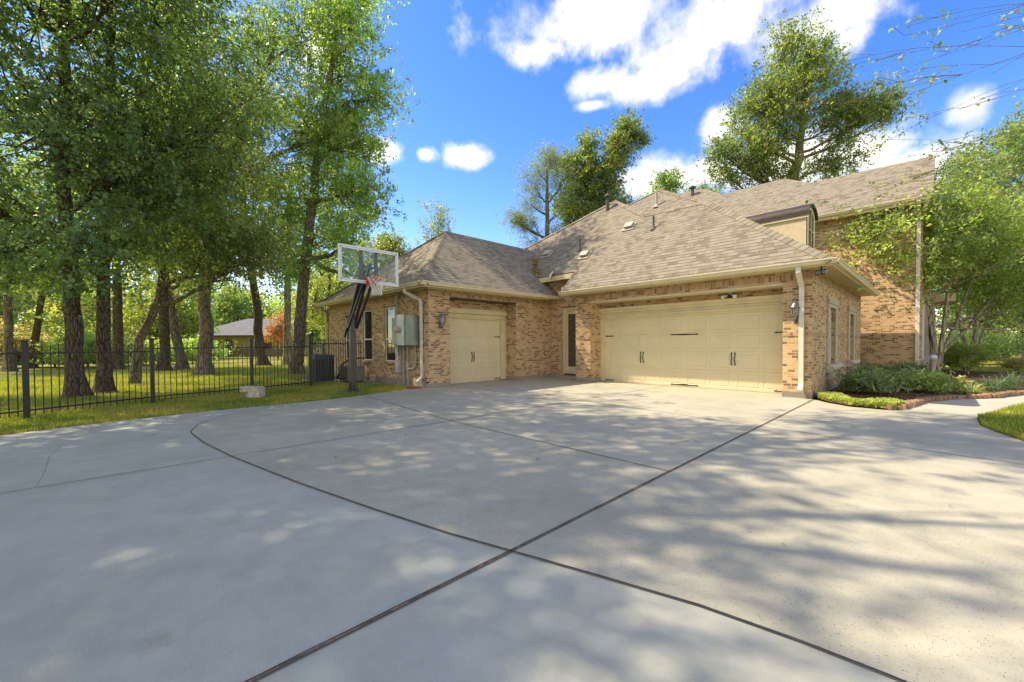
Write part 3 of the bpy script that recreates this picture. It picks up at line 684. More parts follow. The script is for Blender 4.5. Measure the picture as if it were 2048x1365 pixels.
# side entrance door
L = thing_child('entry_door', house)
MB().box(-10.02, -9.92, 12.36, 12.44, .13, 2.72).box(-9.20, -9.10, 12.36, 12.44, .13, 2.72).box(-9.92, -9.20, 12.361, 12.44, 2.60, 2.72).build('door_frame', 'cream_trim', L, bevel=.005)
MB().box(-9.92, -9.78, 12.39, 12.44, .19, 2.60).box(-9.34, -9.20, 12.39, 12.44, .19, 2.60).box(-9.78, -9.34, 12.391, 12.44, .19, .46).box(-9.78, -9.34, 12.391, 12.44, 2.46, 2.60).build('door_leaf', 'cream_trim', L, bevel=.005)
MB().box(-9.78, -9.34, 12.41, 12.43, .46, 2.46).build('pane', 'door_lead_glass', L)
MB().box(-9.92, -9.20, 12.30, 12.40, .13, .17).build('threshold', 'bronze', L)
MB().box(-10.04, -9.08, 12.312, 12.33, 2.72, 2.745).build('lintel', 'bronze', L)
MB().box(-10.1, -8.8, 12.05, 12.30, 0, .10).build('step', 'foundation', house, bevel=.01)
# windows in the side wall
for i, (a, b) in enumerate(LWIN):
    L = thing_child('window', house)
    MB().box(a, a+.035, 6.735, 6.79, .76, 2.62).box(b-.035, b, 6.735, 6.79, .76, 2.62).box(a+.035, b-.035, 6.736, 6.79, 2.58, 2.62).box(a+.035, b-.035, 6.736, 6.79, .76, .80).box(a+.035, b-.035, 6.725, 6.79, 1.52, 1.565).build('frame', 'white_frame', L, bevel=.003)
    MB().box(a+.035, b-.035, 6.765, 6.785, 1.565, 2.58).build('pane', 'window_glass', L)
    MB().box(a+.035, b-.035, 6.755, 6.785, .80, 1.52).build('insect_screen', 'screen_glass', L)
    MB().box(a-.04, b+.04, 6.64, 6.76, .69, .755).build('sill', 'brick', L, bevel=.006)
    MB().box(a-.05, b+.05, 6.692, 6.72, 2.62, 2.64).build('lintel', 'bronze', L)
# windows with cast-stone surrounds on the right wall
for a, b in ((13.62, 14.48), (17.2, 18.06)):
    L = thing_child('window', house)
    MB().box(-2.0, -1.955, a-.28, a, .74, 2.24).box(-2.0, -1.955, b, b+.28, .74, 2.24).box(-2.0, -1.95, a-.28, b+.28, 2.24, 2.34).box(-2.0, -1.93, a-.32, b+.32, 2.34, 2.44).box(-2.0, -1.955, a-.28, b+.28, 2.44, 2.52).build('surround', 'cast_stone', L, bevel=.008)
    sm = MB(); prof = [(-2.0, .72), (-1.93, .74), (-1.85, .72), (-1.81, .66), (-1.81, .60), (-1.85, .56), (-1.9, .52), (-2.0, .52)]
    n = len(prof)
    for y in (a-.36, b+.36): sm.v += [(x, y, z) for x, z in prof]
    sm.f += [(i, (i+1) % n, (i+1) % n+n, i+n) for i in range(n)]+[tuple(range(n))[::-1], tuple(range(n, 2*n))]; sm.build('sill', 'cast_stone', L, bevel=.01)
    MB().box(-2.0, -1.95, a-.18, b+.18, .34, .52).build('apron', 'cast_stone', L, bevel=.01)
    MB().box(-2.12, -2.07, a, a+.05, .74, 2.24).box(-2.12, -2.07, b-.05, b, .74, 2.24).box(-2.121, -2.07, a+.05, b-.05, 2.19, 2.24).box(-2.121, -2.07, a+.05, b-.05, .74, .79).box(-2.12, -2.065, a+.05, b-.05, 1.44, 1.49).build('frame', 'white_frame', L)
    MB().box(-2.14, -2.10, a+.05, b-.05, .79, 2.19).build('pane', 'window_glass', L)
L = thing_child('window', house); MB().box(-.39, -.33, 22.2, 23.3, .6, 2.7).build('surround', 'white_frame', L); MB().box(-.33, -.325, 22.35, 23.15, .75, 2.55).build('pane', 'window_glass', L)
MB().box(-.42, -.2, 23.6, 23.9, -.1, 2.9).build('porch_column', 'white_frame', house, bevel=.01)
MB().box(-.39, .5, 23.5, 26.0, 2.9, 3.2).build('porch_beam', 'cream_trim', house, bevel=.01)
# arched dormer on the right slope
L = thing_child('dormer', house)
XF = -2.6; ya, yb = 14.1, 15.19; zs_, zc = 5.02, 5.02; rr = (yb-ya)/2; yc = (ya+yb)/2
def zroof(X): return 3.10+.766*(-1.53-X)
arc = [(yc-rr*math.cos(t), zc+rr*.5*math.sin(t)) for t in np.linspace(0, PI, 15)]
XB = -1.53-(5.02-3.1)/.766-.05
d_ = MB()
d_.poly([(XF, ya, zroof(XF)-.05), (XF, ya, zs_), (XB, ya, zs_)])
d_.poly([(XF, yb, zroof(XF)-.05), (XB, yb, zs_), (XF, yb, zs_)])
d_.poly([(XF, ya, zroof(XF)-.05), (XF, yb, zroof(XF)-.05)]+[(XF, y, z) for y, z in arc[::-1]]); d_.build('dormer_wall', 'stucco', L)
rf = MB(); XE = XF+.09; ar = [(yc-(rr+.05)*math.cos(t), zc+(rr+.05)*.5*math.sin(t)+.01) for t in np.linspace(0, PI, 15)]; ai = [(y, z-.05) for y, z in ar]
for (y0, z0), (y1, z1), (u0, w0), (u1, w1) in zip(ar, ar[1:], ai, ai[1:]):
    rf.poly([(XE, y0, z0), (XE, y1, z1), (XB-1.1, y1, z1), (XB-1.1, y0, z0)]); rf.poly([(XE, y0, z0), (XE, u0, w0), (XE, u1, w1), (XE, y1, z1)]); rf.poly([(XE, u0, w0), (XB-1.1, u0, w0), (XB-1.1, u1, w1), (XE, u1, w1)])
rf.box(XB-.4, XE, ya-.055, ya-.04, zc-.10, zc+.03)
rf.build('dormer_roof', 'copper_roof', L)
MB().box(XB-.2, XF+.04, ya-.04, ya-.005, zc-.16, zc-.02).build('dormer_trim', 'cream_trim', L)
fr = MB(); 
win = [(yc-.33*math.cos(t), zc-.05+.33*.6*math.sin(t)) for t in np.linspace(0, PI, 13)]
fr.poly([(XF+.02, ya+.02, 3.98), (XF+.02, yb-.02, 3.98), (XF+.02, yb-.02, zc), (XF+.02, yc+.33, zc-.02)]+[(XF+.02, yc+.33, 4.1), (XF+.02, yc-.33, 4.1), (XF+.02, yc-.33, zc-.02), (XF+.02, ya+.02, zc)])
for (y0, z0), (y1, z1) in zip(win, win[1:]):
    k = 1.28; fr.poly([(XF+.03, y0, z0), (XF+.03, y1, z1), (XF+.03, yc+(y1-yc)*k, zc+(z1-zc)*k+.01), (XF+.03, yc+(y0-yc)*k, zc+(z0-zc)*k+.01)])
fr.box(XF+.012, XF+.04, yc-.012, yc+.012, 4.1, zc+.25); fr.box(XF+.013, XF+.035, yc-.33, yc+.33, 4.55, 4.575)
fr.build('window_frame', 'cream_trim', L)
MB().poly([(XF+.01, yc-.33, 4.1), (XF+.01, yc+.33, 4.1)]+[(XF+.01, y, z) for y, z in win[::-1]]).build('pane', 'window_glass', L)
# roof vents and pipes
def on_main(px, py): p = PL(px, py, 11.1, 3.12, 1.); return p
for px, py in ((1170, 512), (1259, 455), (1095, 510)):
    p = on_main(px, py); v = MB(); u = np.array([0, .707, .707]); n = np.array([0, -.707, .707]); x = np.array([1., 0, 0])
    v.obox(p+n*.02, x*.24, u*.22, n*.015); v.obox(p+n*.10+u*.02, x*.17, u*.15, n*.03); v.obox(p+n*.06+u*.03, x*.15, u*.12, n*.04); v.build('roof_vent', 'vent_metal', house, bevel=.012)
for px, py, h in ((1160, 500, .42), (1307, 457, .42)):
    p = on_main(px, py); v = MB(); v.tube([p-np.array([0, 0, .1]), p+np.array([0, 0, h])], .032, 10); v.lathe(p-np.array([0, 0, .03]), [(.14, -.05), (.07, .06), (.04, .12)], 12); v.build('vent_pipe', 'dark_lead', house)
p = on_main(1215, 421); v = MB(); v.tube([p-np.array([0, 0, .1]), p+np.array([0, 0, .55])], .075, 12); v.lathe(p+np.array([0, 0, .55]), [(.15, 0), (.15, .03), (.02, .16)], 12); v.build('flue', 'dark_lead', house)
p = PL(1313, 413, 15., 3.12, 1.); v = MB(); v.tube([p-np.array([0, 0, .1]), p+np.array([0, 0, .75])], .06, 10); v.lathe(p-np.array([0, 0, .03]), [(.2, -.05), (.07, .12)], 12); v.build('vent_pipe', 'vent_metal', house)
p = c(1385, 392); v = MB(); v.tube([p-np.array([0, 0, .2]), p+np.array([0, 0, .45])], .09, 10); v.lathe(p+np.array([0, 0, .45]), [(.2, 0), (.2, .05), (.03, .16)], 12); v.build('flue', 'dark_lead', house)

# ------------------------------------------------------------------ things on and by the walls
def lantern(c, out, label):
    c = np.array(c, float); out = np.array(out, float); t = thing('wall_lantern', c, label, 'wall lamp')
    b = c+out*.16
    MB().lathe(b+[0, 0, .10], [(.02, 0), (.10, .0), (.095, .02), (.045, .10), (.03, .13), (.04, .15), (.015, .18), (.02, .2), (.004, .24)], 14).build('cap', 'pewter', t, smooth=True)
    MB().lathe(b+[0, 0, -.14], [(.035, 0), (.065, .08), (.085, .235)], 6).build('glass', 'lamp_glass', t)
    m_ = MB()
    for k in range(6):
        a = 2*PI*k/6; m_.tube([b+[.036*math.cos(a), .036*math.sin(a), -.14], b+[.066*math.cos(a), .066*math.sin(a), -.06], b+[.088*math.cos(a), .088*math.sin(a), .10]], .007, 5)
    m_.lathe(b+[0, 0, -.16], [(.05, .0), (.045, .025)], 12); m_.build('cage', 'pewter', t)
    arm = MB(); arm.tube([c+out*.01+[0, 0, -.16], c+out*.06+[0, 0, -.22], c+out*.13+[0, 0, -.22], b+[0, 0, -.16]], [.02, .016, .014, .018], 8)
    arm.tube([c+out*.01+[0, 0, -.05], c+out*.05+[0, 0, -.10], c+out*.10+[0, 0, -.25], b+[0, 0, -.27]], .009, 6)
    side = np.cross(out, (0, 0, 1.)); arm.obox(c+out*.008+[0, 0, -.13], out*.008, side*.04, (0, 0, .12)); arm.build('bracket', 'pewter', t, smooth=False)
lantern((-2.31, YP, 2.02), (0, -1, 0), 'grey wall lantern with pointed cap on the sunlit brick pier beside the wide garage door')
lantern((-10.56, 7.10, 2.06), (1, 0, 0), 'dark scrolled wall lantern in shade beside the narrow garage door')
# motion floodlight above the wide door
t = thing('flood_light', (-3.95, YD-.09, 2.68), 'white twin-head security light mounted above the wide garage door', 'security light')
MB().box(-4.0, -3.9, YD-.10, YD-.03, 2.62, 2.70).build('base', 'white_plastic', t, bevel=.01)
MB().lathe((-3.95, YD-.13, 2.56), [(.02, 0), (.045, .02), (.045, .08), (.02, .1)], 10).build('sensor', 'black_iron', t)
for s_ in (-1, 1):
    MB().tube([(-3.95+s_*.05, YD-.1, 2.62), (-3.95+s_*.11, YD-.13, 2.60), (-3.95+s_*.16, YD-.2, 2.57)], [.018, .03, .05], 10).build('lamp_head', 'white_plastic', t)
t = thing('flood_light', (-1.8, 11.35, 3.03), 'black twin floodlight hanging under the soffit at the front right corner of the house', 'security light')
MB().lathe((-1.80, 11.32, 3.0), [(.075, .0), (.075, .03)], 14).tube([(-1.80, 11.32, 3.0), (-1.80, 11.32, 2.93)], .018, 8).build('base', 'black_iron', t)
for s_ in (-1, 1): 
    MB().obox((-1.80+s_*.06, 11.28-s_*.02, 2.87), (.05, -.012, 0), (.01, .035, .02), (0, -.02, .045)).build('lamp_head', 'black_iron', t, bevel=.006)
    MB().obox((-1.795+s_*.06, 11.235-s_*.02, 2.865), (.04, -.01, 0), (.002, .006, .004), (0, -.018, .036)).build('lens', 'lamp_glass', t)
# electric meter board
t = thing('meter_panel', (-11.6, 6.68, 1.7), 'grey metal electric meter cabinet with conduits on the side brick wall', 'electric meter')
MB().box(-12.42, -11.98, 6.47, 6.7, 1.33, 2.20).build('cabinet', 'meter_grey', t, bevel=.012)
MB().box(-11.97, -11.52, 6.40, 6.7, 1.30, 2.28).build('cabinet', 'meter_light', t, bevel=.012)
MB().box(-11.51, -10.98, 6.44, 6.7, 1.30, 2.22).build('cabinet', 'meter_grey', t, bevel=.012)
MB().tube([(-11.86, 6.40, 1.80), (-11.86, 6.30, 1.80)], [.10, .09], 18).tube([(-11.86, 6.31, 1.80), (-11.86, 6.27, 1.80)], [.085, .07], 18).build('meter', 'tan_box', t)
cd = MB(); cd.tube([(-12.30, 6.6, 3.03), (-12.30, 6.6, 2.2)], .035, 8).build('riser', 'conduit', t)
for i, (x, zb_) in enumerate(((-12.28, .95), (-12.12, .35), (-11.94, .0), (-11.66, .0))):
    MB().tube([(x, 6.62, 1.33), (x, 6.62, zb_)], .032 if i > 1 else .022, 8).build('conduit', 'conduit', t)
MB().tube([(-11.2, 6.62, 1.33), (-11.2, 6.62, .75), (-11.24, 6.62, .63), (-11.35, 6.62, .56), (-11.7, 6.62, .55)], .028, 8).build('conduit', 'conduit', t)
MB().box(-12.38, -12.20, 6.56, 6.7, .95, 1.33).build('junction_box', 'conduit', t, bevel=.006)
MB().box(-12.36, -12.10, 6.54, 6.7, .42, .84).build('junction_box', 'grey_plastic', t, bevel=.01)

# ------------------------------------------------------------------ basketball hoop
B = np.array([-11.34, 4.71, 0.]); t = thing('basketball_hoop', B, 'brown adjustable basketball hoop with clear backboard on the grass beside the drive', 'basketball hoop')
MB().box(B[0]-.075, B[0]+.075, B[1]-.075, B[1]+.075, .0, 1.72).build('pole', 'hoop_brown', t, bevel=.012)
MB().box(B[0]-.19, B[0]+.19, B[1]-.19, B[1]+.19, .0, .025).build('base_plate', 'hoop_brown', t, bevel=.004)
for dx, dy in ((1, 0), (-1, 0), (0, 1), (0, -1)):
    g = MB(); o_ = np.array([dx, dy, 0.]); s_ = np.array([-dy, dx, 0.])*.006
    a, b_, c_ = B+o_*.075+[0, 0, .3], B+o_*.18+[0, 0, .025], B+o_*.075+[0, 0, .025]
    g.poly([a-s_, b_-s_, c_-s_]); g.poly([a+s_, c_+s_, b_+s_]); g.poly([a-s_, a+s_, b_+s_, b_-s_]); g.build('gusset', 'hoop_brown', t)
BX = -10.42
bl = PX(676.2, 524, BX)[1]; brt = PX(796.5, 540, BX)[1]; ztop = PX(676.2, 486.5, BX)[2]; zbot = PX(675.8, 562, BX)[2]
MB().box(B[0]-.06, B[0]+.06, B[1]-.06, B[1]+.06, 1.72, 2.22).build('mast', 'hoop_brown', t, bevel=.01)
ym = (bl+brt)/2
def arm(a, b, w=.05, h=.07, nm='lift_arm'): MB().beam(a, b, w, h).build(nm, 'hoop_black', t, bevel=.005)
for s_ in (-1, 1):
    arm((B[0]-.30, B[1]+s_*.10, 1.55), (BX-.16, ym+s_*.10, zbot+.55)); arm((B[0]+.02, B[1]+s_*.12, 1.80), (BX-.10, ym+s_*.12, zbot+.08))
arm((B[0]-.22, B[1], 2.02), (BX-.30, ym, zbot+.42), .06, .07, 'spring_arm')
arm((B[0]-.14, B[1]-.12, 2.12), (B[0]+.12, B[1]+.12, 2.12), .05, .05, 'pivot')
for s_ in (-1, 1): MB().box(BX-.10, BX-.05, ym+s_*.21-.042, ym+s_*.21+.042, zbot+.02, ztop-.06).build('board_bracket', 'hoop_black', t, bevel=.004)
MB().box(BX-.10, BX-.05, ym-.18, ym+.18, zbot+.42, zbot+.47).box(BX-.16, BX-.04, ym-.2, ym+.2, zbot+.10, zbot+.20).build('board_bracket', 'hoop_black', t)
MB().box(BX-.008, BX+.006, bl+.04, brt-.04, zbot+.04, ztop-.04).build('backboard', 'board_glass', t)
f = MB(); fw = .048
f.box(BX-.04, BX+.012, bl, bl+fw, zbot, ztop).box(BX-.04, BX+.012, brt-fw, brt, zbot, ztop).box(BX-.041, BX+.012, bl+fw, brt-fw, ztop-fw, ztop).box(BX-.041, BX+.012, bl+fw, brt-fw, zbot, zbot+fw); f.build('board_frame', 'alloy', t, bevel=.004)
f = MB(); q = .085
for a, b_, c0, c1 in ((bl+q-.03, bl+q, zbot+q, ztop-q), (brt-q, brt-q+.03, zbot+q, ztop-q), (bl+q, brt-q, ztop-q, ztop-q+.03), (bl+q, brt-q, zbot+q-.03, zbot+q)):
    f.box(BX+.0065, BX+.009, a, b_, c0, c1)
f.build('board_border', 'white_plastic', t)
zr = zbot+.13; rc = np.array([BX+.40, ym, zr])
f = MB(); f.tube([rc+[.23*math.cos(a), .23*math.sin(a), 0] for a in np.linspace(0, 2*PI, 33)], .010, 8); f.build('rim', 'orange_rim', t, smooth=True)
f = MB(); f.box(BX+.01, BX+.17, ym-.09, ym+.09, zr-.10, zr+.005); f.beam((BX+.03, ym-.10, zr-.16), (BX+.30, ym-.17, zr-.01), .02, .02); f.beam((BX+.03, ym+.10, zr-.16), (BX+.30, ym+.17, zr-.01), .02, .02); f.box(BX+.012, BX+.03, ym-.11, ym+.11, zr-.19, zr+.03); f.build('rim_bracket', 'orange_rim', t, bevel=.004)
f = MB(); n = 12; lev = [(0, .23), (.1, .20), (.19, .165), (.28, .135), (.37, .12), (.46, .125)]
for k in range(n):
    for i in range(len(lev)-1):
        (z0, r0), (z1, r1) = lev[i], lev[i+1]
        for s_ in (0, 1):
            a0 = 2*PI*(k+(.5 if i % 2 else 0))/n; a1 = 2*PI*(k+(.5 if i % 2 else 0)+(.5 if s_ else -.5))/n
            f.tube([rc+[r0*math.cos(a0), r0*math.sin(a0), -z0], rc+[r1*math.cos(a1), r1*math.sin(a1), -z1]], .0055, 4, cap=False)
f.build('net', 'net_white', t)
tag(MB().lathe((B[0], B[1], -.02), [(.33, 0), (.33, .018), (.3, .03)], 20).build('hoop_footing', 'foundation', t))

# ------------------------------------------------------------------ iron fence
fence = thing('iron_fence', (-12.5, .5, 0), 'black iron picket fence running along the lawn to the house wall', 'fence')
posts = [(-9.35, -4.55, 1.42), tuple(G(54, 839)[:2])+(1.42,), tuple(G(306, 808)[:2])+(1.49,), (-13.05, 2.62, 1.50), tuple(G(621, 774.5)[:2])+(1.66,), (-15.0, 6.62, 1.60)]
for i, (x, y, h) in enumerate(posts[:-1]):
    MB().box(x-.04, x+.04, y-.04, y+.04, -.02, h).box(x-.048, x+.048, y-.048, y+.048, h, h+.02).build('post', 'black_iron', fence, bevel=.004)
for (x0, y0, h0), (x1, y1, h1) in zip(posts, posts[1:]):
    a, b_ = np.array([x0, y0, 0.]), np.array([x1, y1, 0.]); L_ = np.linalg.norm(b_-a); n = int(L_/.112); hh = min(h0, h1)-.09
    p = MB(); p.beam(a+[0, 0, hh-.13], b_+[0, 0, hh-.13], .028, .028); p.beam(a+[0, 0, .16], b_+[0, 0, .16], .028, .028)
    for k in range(1, n):
        q = a+(b_-a)*k/n; p.box(q[0]-.008, q[0]+.008, q[1]-.008, q[1]+.008, .07, hh)
        p.lathe((q[0], q[1], hh), [(.010, 0), (.001, .03)], 4)
    p.build('fence_panel', 'black_iron', fence)

# ------------------------------------------------------------------ air conditioner, equipment box, pedestal
cx, cy = G(643, 765)[:2]
t = thing('air_conditioner', (cx, cy, 0), 'dark grey louvred air conditioner unit behind the fence', 'air conditioner')
w_ = .33
MB().box(cx-w_, cx+w_, cy-w_, cy+w_, .06, .94).build('body', 'ac_dark', t, bevel=.03)
lv = MB()
for k in range(11):
    u_ = (-w_+.05)+k*(2*w_-.1)/10
    lv.box(cx+u_-.012, cx+u_+.012, cy-w_-.018, cy-w_, .12, .86); lv.box(cx+w_, cx+w_+.018, cy+u_-.012, cy+u_+.012, .12, .86)
lv.build('louvres', 'black_iron', t)
MB().box(cx-w_-.01, cx+w_+.01, cy-w_-.01, cy+w_+.01, .92, .99).build('top_cover', 'ac_dark', t, bevel=.02)
gl_ = MB()
for r_ in (.08, .15, .21, .28): gl_.tube([(cx+r_*math.cos(a), cy+r_*math.sin(a), 1.0) for a in np.linspace(0, 2*PI, 25)], .005, 4)
gl_.build('fan_grille', 'black_iron', t)
MB().box(cx-w_-.05, cx+w_+.05, cy-w_-.05, cy+w_+.05, 0, .06).build('pad', 'foundation', t)
cx, cy = -14.75, 6.1
t = thing('equipment_box', (cx, cy, 0), 'low tan equipment box with black coiled hose against the brick wall', 'equipment box')
MB().box(cx-.45, cx+.45, cy-.28, cy+.28, .04, .52).build('body', 'ac_tan', t, bevel=.02)
MB().box(cx-.47, cx+.47, cy-.3, cy+.3, .52, .57).build('lid', 'ac_tan', t, bevel=.015)
MB().tube([(cx-.85, cy-.2, .05), (cx-.85, cy-.1, .35), (cx-.72, cy-.05, .62), (cx-.4, cy+.05, .80), (cx, cy+.15, .86), (cx+.4, cy+.3, .86)], .028, 8).build('hose', 'rubber', t, smooth=True)
MB().tube([(cx-1.1, cy-.3, .16), (cx-.8, cy-.25, .12), (cx-.5, cy-.25, .3)], .03, 8).build('hose', 'rubber', t, smooth=True)
b0 = G(505, 798)
t = thing('utility_pedestal', b0, 'squat beige utility housing on the grass strip by the fence', 'utility box')
u1 = np.array([RGT[0], RGT[1], 0.]); f1 = np.array([FWD[0], FWD[1], 0.]); z1_ = np.array([0, 0, 1.])
MB().obox(b0-u1*.14+f1*.02+z1_*.24, u1*.125, f1*.11, z1_*.075).obox(b0-u1*.1+z1_*.08, u1*.04, f1*.05, z1_*.08).build('cover', 'tan_box', t, bevel=.02)
MB().obox(b0+u1*.11+z1_*.15, u1*.135, f1*.13, z1_*.12).obox(b0+u1*.11+z1_*.285, u1*.12, f1*.12, z1_*.015).build('body', 'ac_tan' if False else 'tan_box', t, bevel=.018)
MB().tube([b0-u1*.2-f1*.092+z1_*.25, b0-u1*.2-f1*.1+z1_*.25], .01, 8).tube([b0-u1*.08-f1*.092+z1_*.25, b0-u1*.08-f1*.1+z1_*.25], .01, 8).build('screw', 'black_iron', t)

# ------------------------------------------------------------------ vegetation
R3 = np.array([RGT[0], RGT[1], 0.]); F3 = np.array([FWD[0], FWD[1], 0.]); Z3 = np.array([0, 0, 1.])
def rel(base, dr, df, dz): return np.array(base)+R3*dr+F3*df+Z3*dz
def quads_mesh(name, V, C, matname, parent, loc):
    """V: (n,4,3) quads; C: (n,3) colours"""
    n = len(V); me = bpy.data.meshes.new(name)
    me.vertices.add(n*4); me.vertices.foreach_set('co', (V-np.array(loc)).reshape(-1).astype(np.float32))
    me.loops.add(n*4); me.loops.foreach_set('vertex_index', np.arange(n*4, dtype=np.int32))
    me.polygons.add(n); me.polygons.foreach_set('loop_start', np.arange(0, n*4, 4, dtype=np.int32)); me.polygons.foreach_set('loop_total', np.full(n, 4, dtype=np.int32))
    me.update(calc_edges=True)
    at = me.color_attributes.new('Col', 'FLOAT_COLOR', 'POINT')
    c4 = np.ones((n*4, 4), np.float32); c4[:, :3] = np.repeat(C, 4, axis=0); at.data.foreach_set('color', c4.reshape(-1))
    return link_mesh(me, name, matname, parent)
def unit(v): return v/(np.linalg.norm(v, axis=-1, keepdims=True)+1e-9)
def leaf_quads(P, size, rg, droop=.3, aspect=.55, up=.35):
    n = len(P); t = rg.normal(size=(n, 3)); t[:, 2] -= droop; t = unit(t)
    nn = rg.normal(size=(n, 3)); nn[:, 2] = np.abs(nn[:, 2])+up; b = unit(np.cross(t, nn)); k = unit(np.cross(b, t))
    L = (size*(.5+1.05*rg.random(n)))[:, None]
    V = np.empty((n, 4, 3)); V[:, 0] = P-t*L*.5; V[:, 2] = P+t*L*.5
    V[:, 1] = P+b*L*aspect*.5-t*L*.08+k*L*.10; V[:, 3] = P-b*L*aspect*.5-t*L*.08+k*L*.10
    return V
PAL = {
 'oak': [((0.113, 0.182, 0.088), 4), ((0.171, 0.252, 0.114), 4), ((0.244, 0.318, 0.135), 2), ((0.346, 0.372, 0.150), 1)],
 'dark': [((0.102, 0.163, 0.097), 5), ((0.141, 0.221, 0.127), 4), ((0.207, 0.292, 0.153), 2)],
 'bright': [((0.137, 0.237, 0.099), 3), ((0.225, 0.351, 0.127), 4), ((0.354, 0.444, 0.161), 3), ((0.465, 0.465, 0.184), 1)],
 'yellow': [((0.241, 0.304, 0.114), 3), ((0.360, 0.396, 0.149), 4), ((0.434, 0.392, 0.160), 1), ((0.171, 0.252, 0.103), 3)],
 'gum': [((0.109, 0.161, 0.070), 4), ((0.170, 0.222, 0.094), 4), ((0.248, 0.278, 0.116), 2), ((0.303, 0.292, 0.131), 1)],
 'pine': [((0.130, 0.178, 0.096), 3), ((0.190, 0.230, 0.131), 3), ((0.244, 0.234, 0.148), 1)],
 'olive': [((0.178, 0.217, 0.110), 3), ((0.249, 0.282, 0.138), 3), ((0.341, 0.324, 0.155), 2), ((0.131, 0.189, 0.091), 3)],
 'myrtle': [((0.181, 0.252, 0.103), 4), ((0.267, 0.342, 0.134), 4), ((0.386, 0.435, 0.186), 3)],
 'rust': [((0.355, 0.160, 0.099), 3), ((0.470, 0.243, 0.139), 3), ((0.274, 0.131, 0.080), 2)],
 'brown': [((0.246, 0.192, 0.119), 3), ((0.358, 0.261, 0.159), 3), ((0.212, 0.226, 0.099), 2)],
 'shrub': [((0.114, 0.170, 0.104), 3), ((0.175, 0.237, 0.139), 3), ((0.266, 0.329, 0.185), 2)],
 'cover': [((0.307, 0.368, 0.124), 3), ((0.452, 0.490, 0.170), 3), ((0.564, 0.559, 0.220), 1)],
}
def pick(pal, n, rg):
    cols = np.array([c for c, w in PAL[pal]]); w = np.array([w for c, w in PAL[pal]], float); w /= w.sum()
    return cols[rg.choice(len(cols), n, p=w)]
def tree(name, label, cat, base, trunk, tr, blobs, nclump, nleaf, leaf, pal, barkm='bark_dark', clr=.55, seed=1, group=None, limbs=True, droop=.3, shell=.6, aspect=.55, twig=1., flare=1.5, leafmat='leaf', flat=.7):
    """trunk: [(dr, df, z, radius factor)...] from the base up; blobs: (dr, df, z, rr, rf, rz, weight)"""
    rg = np.random.default_rng(seed); base = np.array([base[0], base[1], 0.]); t = thing(name, base, label, cat, group)
    if name in ('shade_tree', 'sweetgum_tree') and nleaf > 15000 and group != NEAR: nclump = int(nclump*1.15); nleaf = int(nleaf*.95); clr *= .85; leaf *= .92; flat = .85
    tp = [rel(base, a, b, c) for a, b, c, r in trunk]; tradii = [tr*r for *_, r in trunk]
    # smooth trunk path
    P = []; Rr = []
    for i in range(len(tp)-1):
        for k in range(5):
            u = k/5; P.append(tp[i]*(1-u)+tp[i+1]*u+rg.normal(size=3)*np.array([1, 1, 0])*tr*.10*(i+k > 0)); Rr.append(tradii[i]*(1-u)+tradii[i+1]*u)
    P.append(tp[-1]); Rr.append(tradii[-1])
    mb = MB(); P0 = [P[0]-Z3*.15, P[0]+Z3*.02, P[0]+Z3*.18, P[0]+Z3*.5]+P[1:] if P[1][2] > .6 else [P[0]-Z3*.15]+P
    if P[1][2] > .6:
        R0 = [tr*flare*1.15, tr*flare, tr*(1+(flare-1)*.45), tr*1.05]+Rr[1:]
    else: R0 = [Rr[0]*flare]+Rr
    # fluted trunk with root flare
    n = 14 if tr > .12 else 7; b0 = len(mb.v); ph = rg.random(4)*6
    for i, p in enumerate(P0):
        d = P0[min(i+1, len(P0)-1)]-P0[max(i-1, 0)]; d = d/np.linalg.norm(d); r_ = np.cross(d, (0, 1., .01)); r_ /= np.linalg.norm(r_); u_ = np.cross(d, r_)
        for k in range(n):
            a = 2*PI*k/n; fl = 1+(.16*math.sin(3*a+ph[0])+.08*math.sin(5*a+ph[1]))*(1.6 if i < 3 else .5)*(tr > .12); mb.v.append(tuple(p+(r_*math.cos(a)+u_*math.sin(a))*R0[i]*fl))
    for i in range(len(P0)-1):
        for k in range(n): a = b0+i*n+k; b = b0+i*n+(k+1) % n; mb.f.append((a, b, b+n, a+n))
    mb.build('trunk', barkm, t, smooth=True)
    # clumps
    wts = np.array([b[6] for b in blobs], float); wts /= wts.sum(); ids = rg.choice(len(blobs), nclump, p=wts)
    bl = np.array([b[:6] for b in blobs]); ctr = np.array([rel(base, *b[:3]) for b in blobs])
    dirs = unit(rg.normal(size=(nclump, 3))); rad = np.maximum(rg.random(nclump)**(1/3), shell*rg.random(nclump)**.3)
    off = dirs*rad[:, None]*bl[ids, 3:6]
    C = ctr[ids]+R3*off[:, :1]+F3*off[:, 1:2]+Z3*off[:, 2:3]
    per = np.maximum(1, rg.poisson(nleaf/nclump, nclump)); idx = np.repeat(np.arange(nclump), per); N_ = len(idx)
    cs = clr*(.6+.8*rg.random(nclump))
    ns = max(nclump, N_//11); sid = rg.integers(0, nclump, ns); so_ = rg.normal(size=(ns, 3))*cs[sid][:, None]; so_[:, 2] *= flat
    sd_ = unit(rg.normal(size=(ns, 3))+so_*1.2/(cs[sid][:, None]+.01)); k_ = rg.integers(0, ns, N_); idx = sid[k_]
    g = so_[k_]+sd_[k_]*(rg.random((N_, 1))-.3)*leaf*3.6+rg.normal(size=(N_, 3))*leaf*.62
    LP = C[idx]+g
    kp = LP[:, 2] > .12; LP = LP[kp]; idx = idx[kp]; k_ = k_[kp]; sj_ = .62+.76*rg.random((ns, 1))
    ccol = pick(pal, nclump, rg); lc = pick(pal, len(LP), rg)
    col = (ccol[idx]*.6+lc*.4)*(.75+.5*rg.random((len(LP), 1)))*sj_[k_]
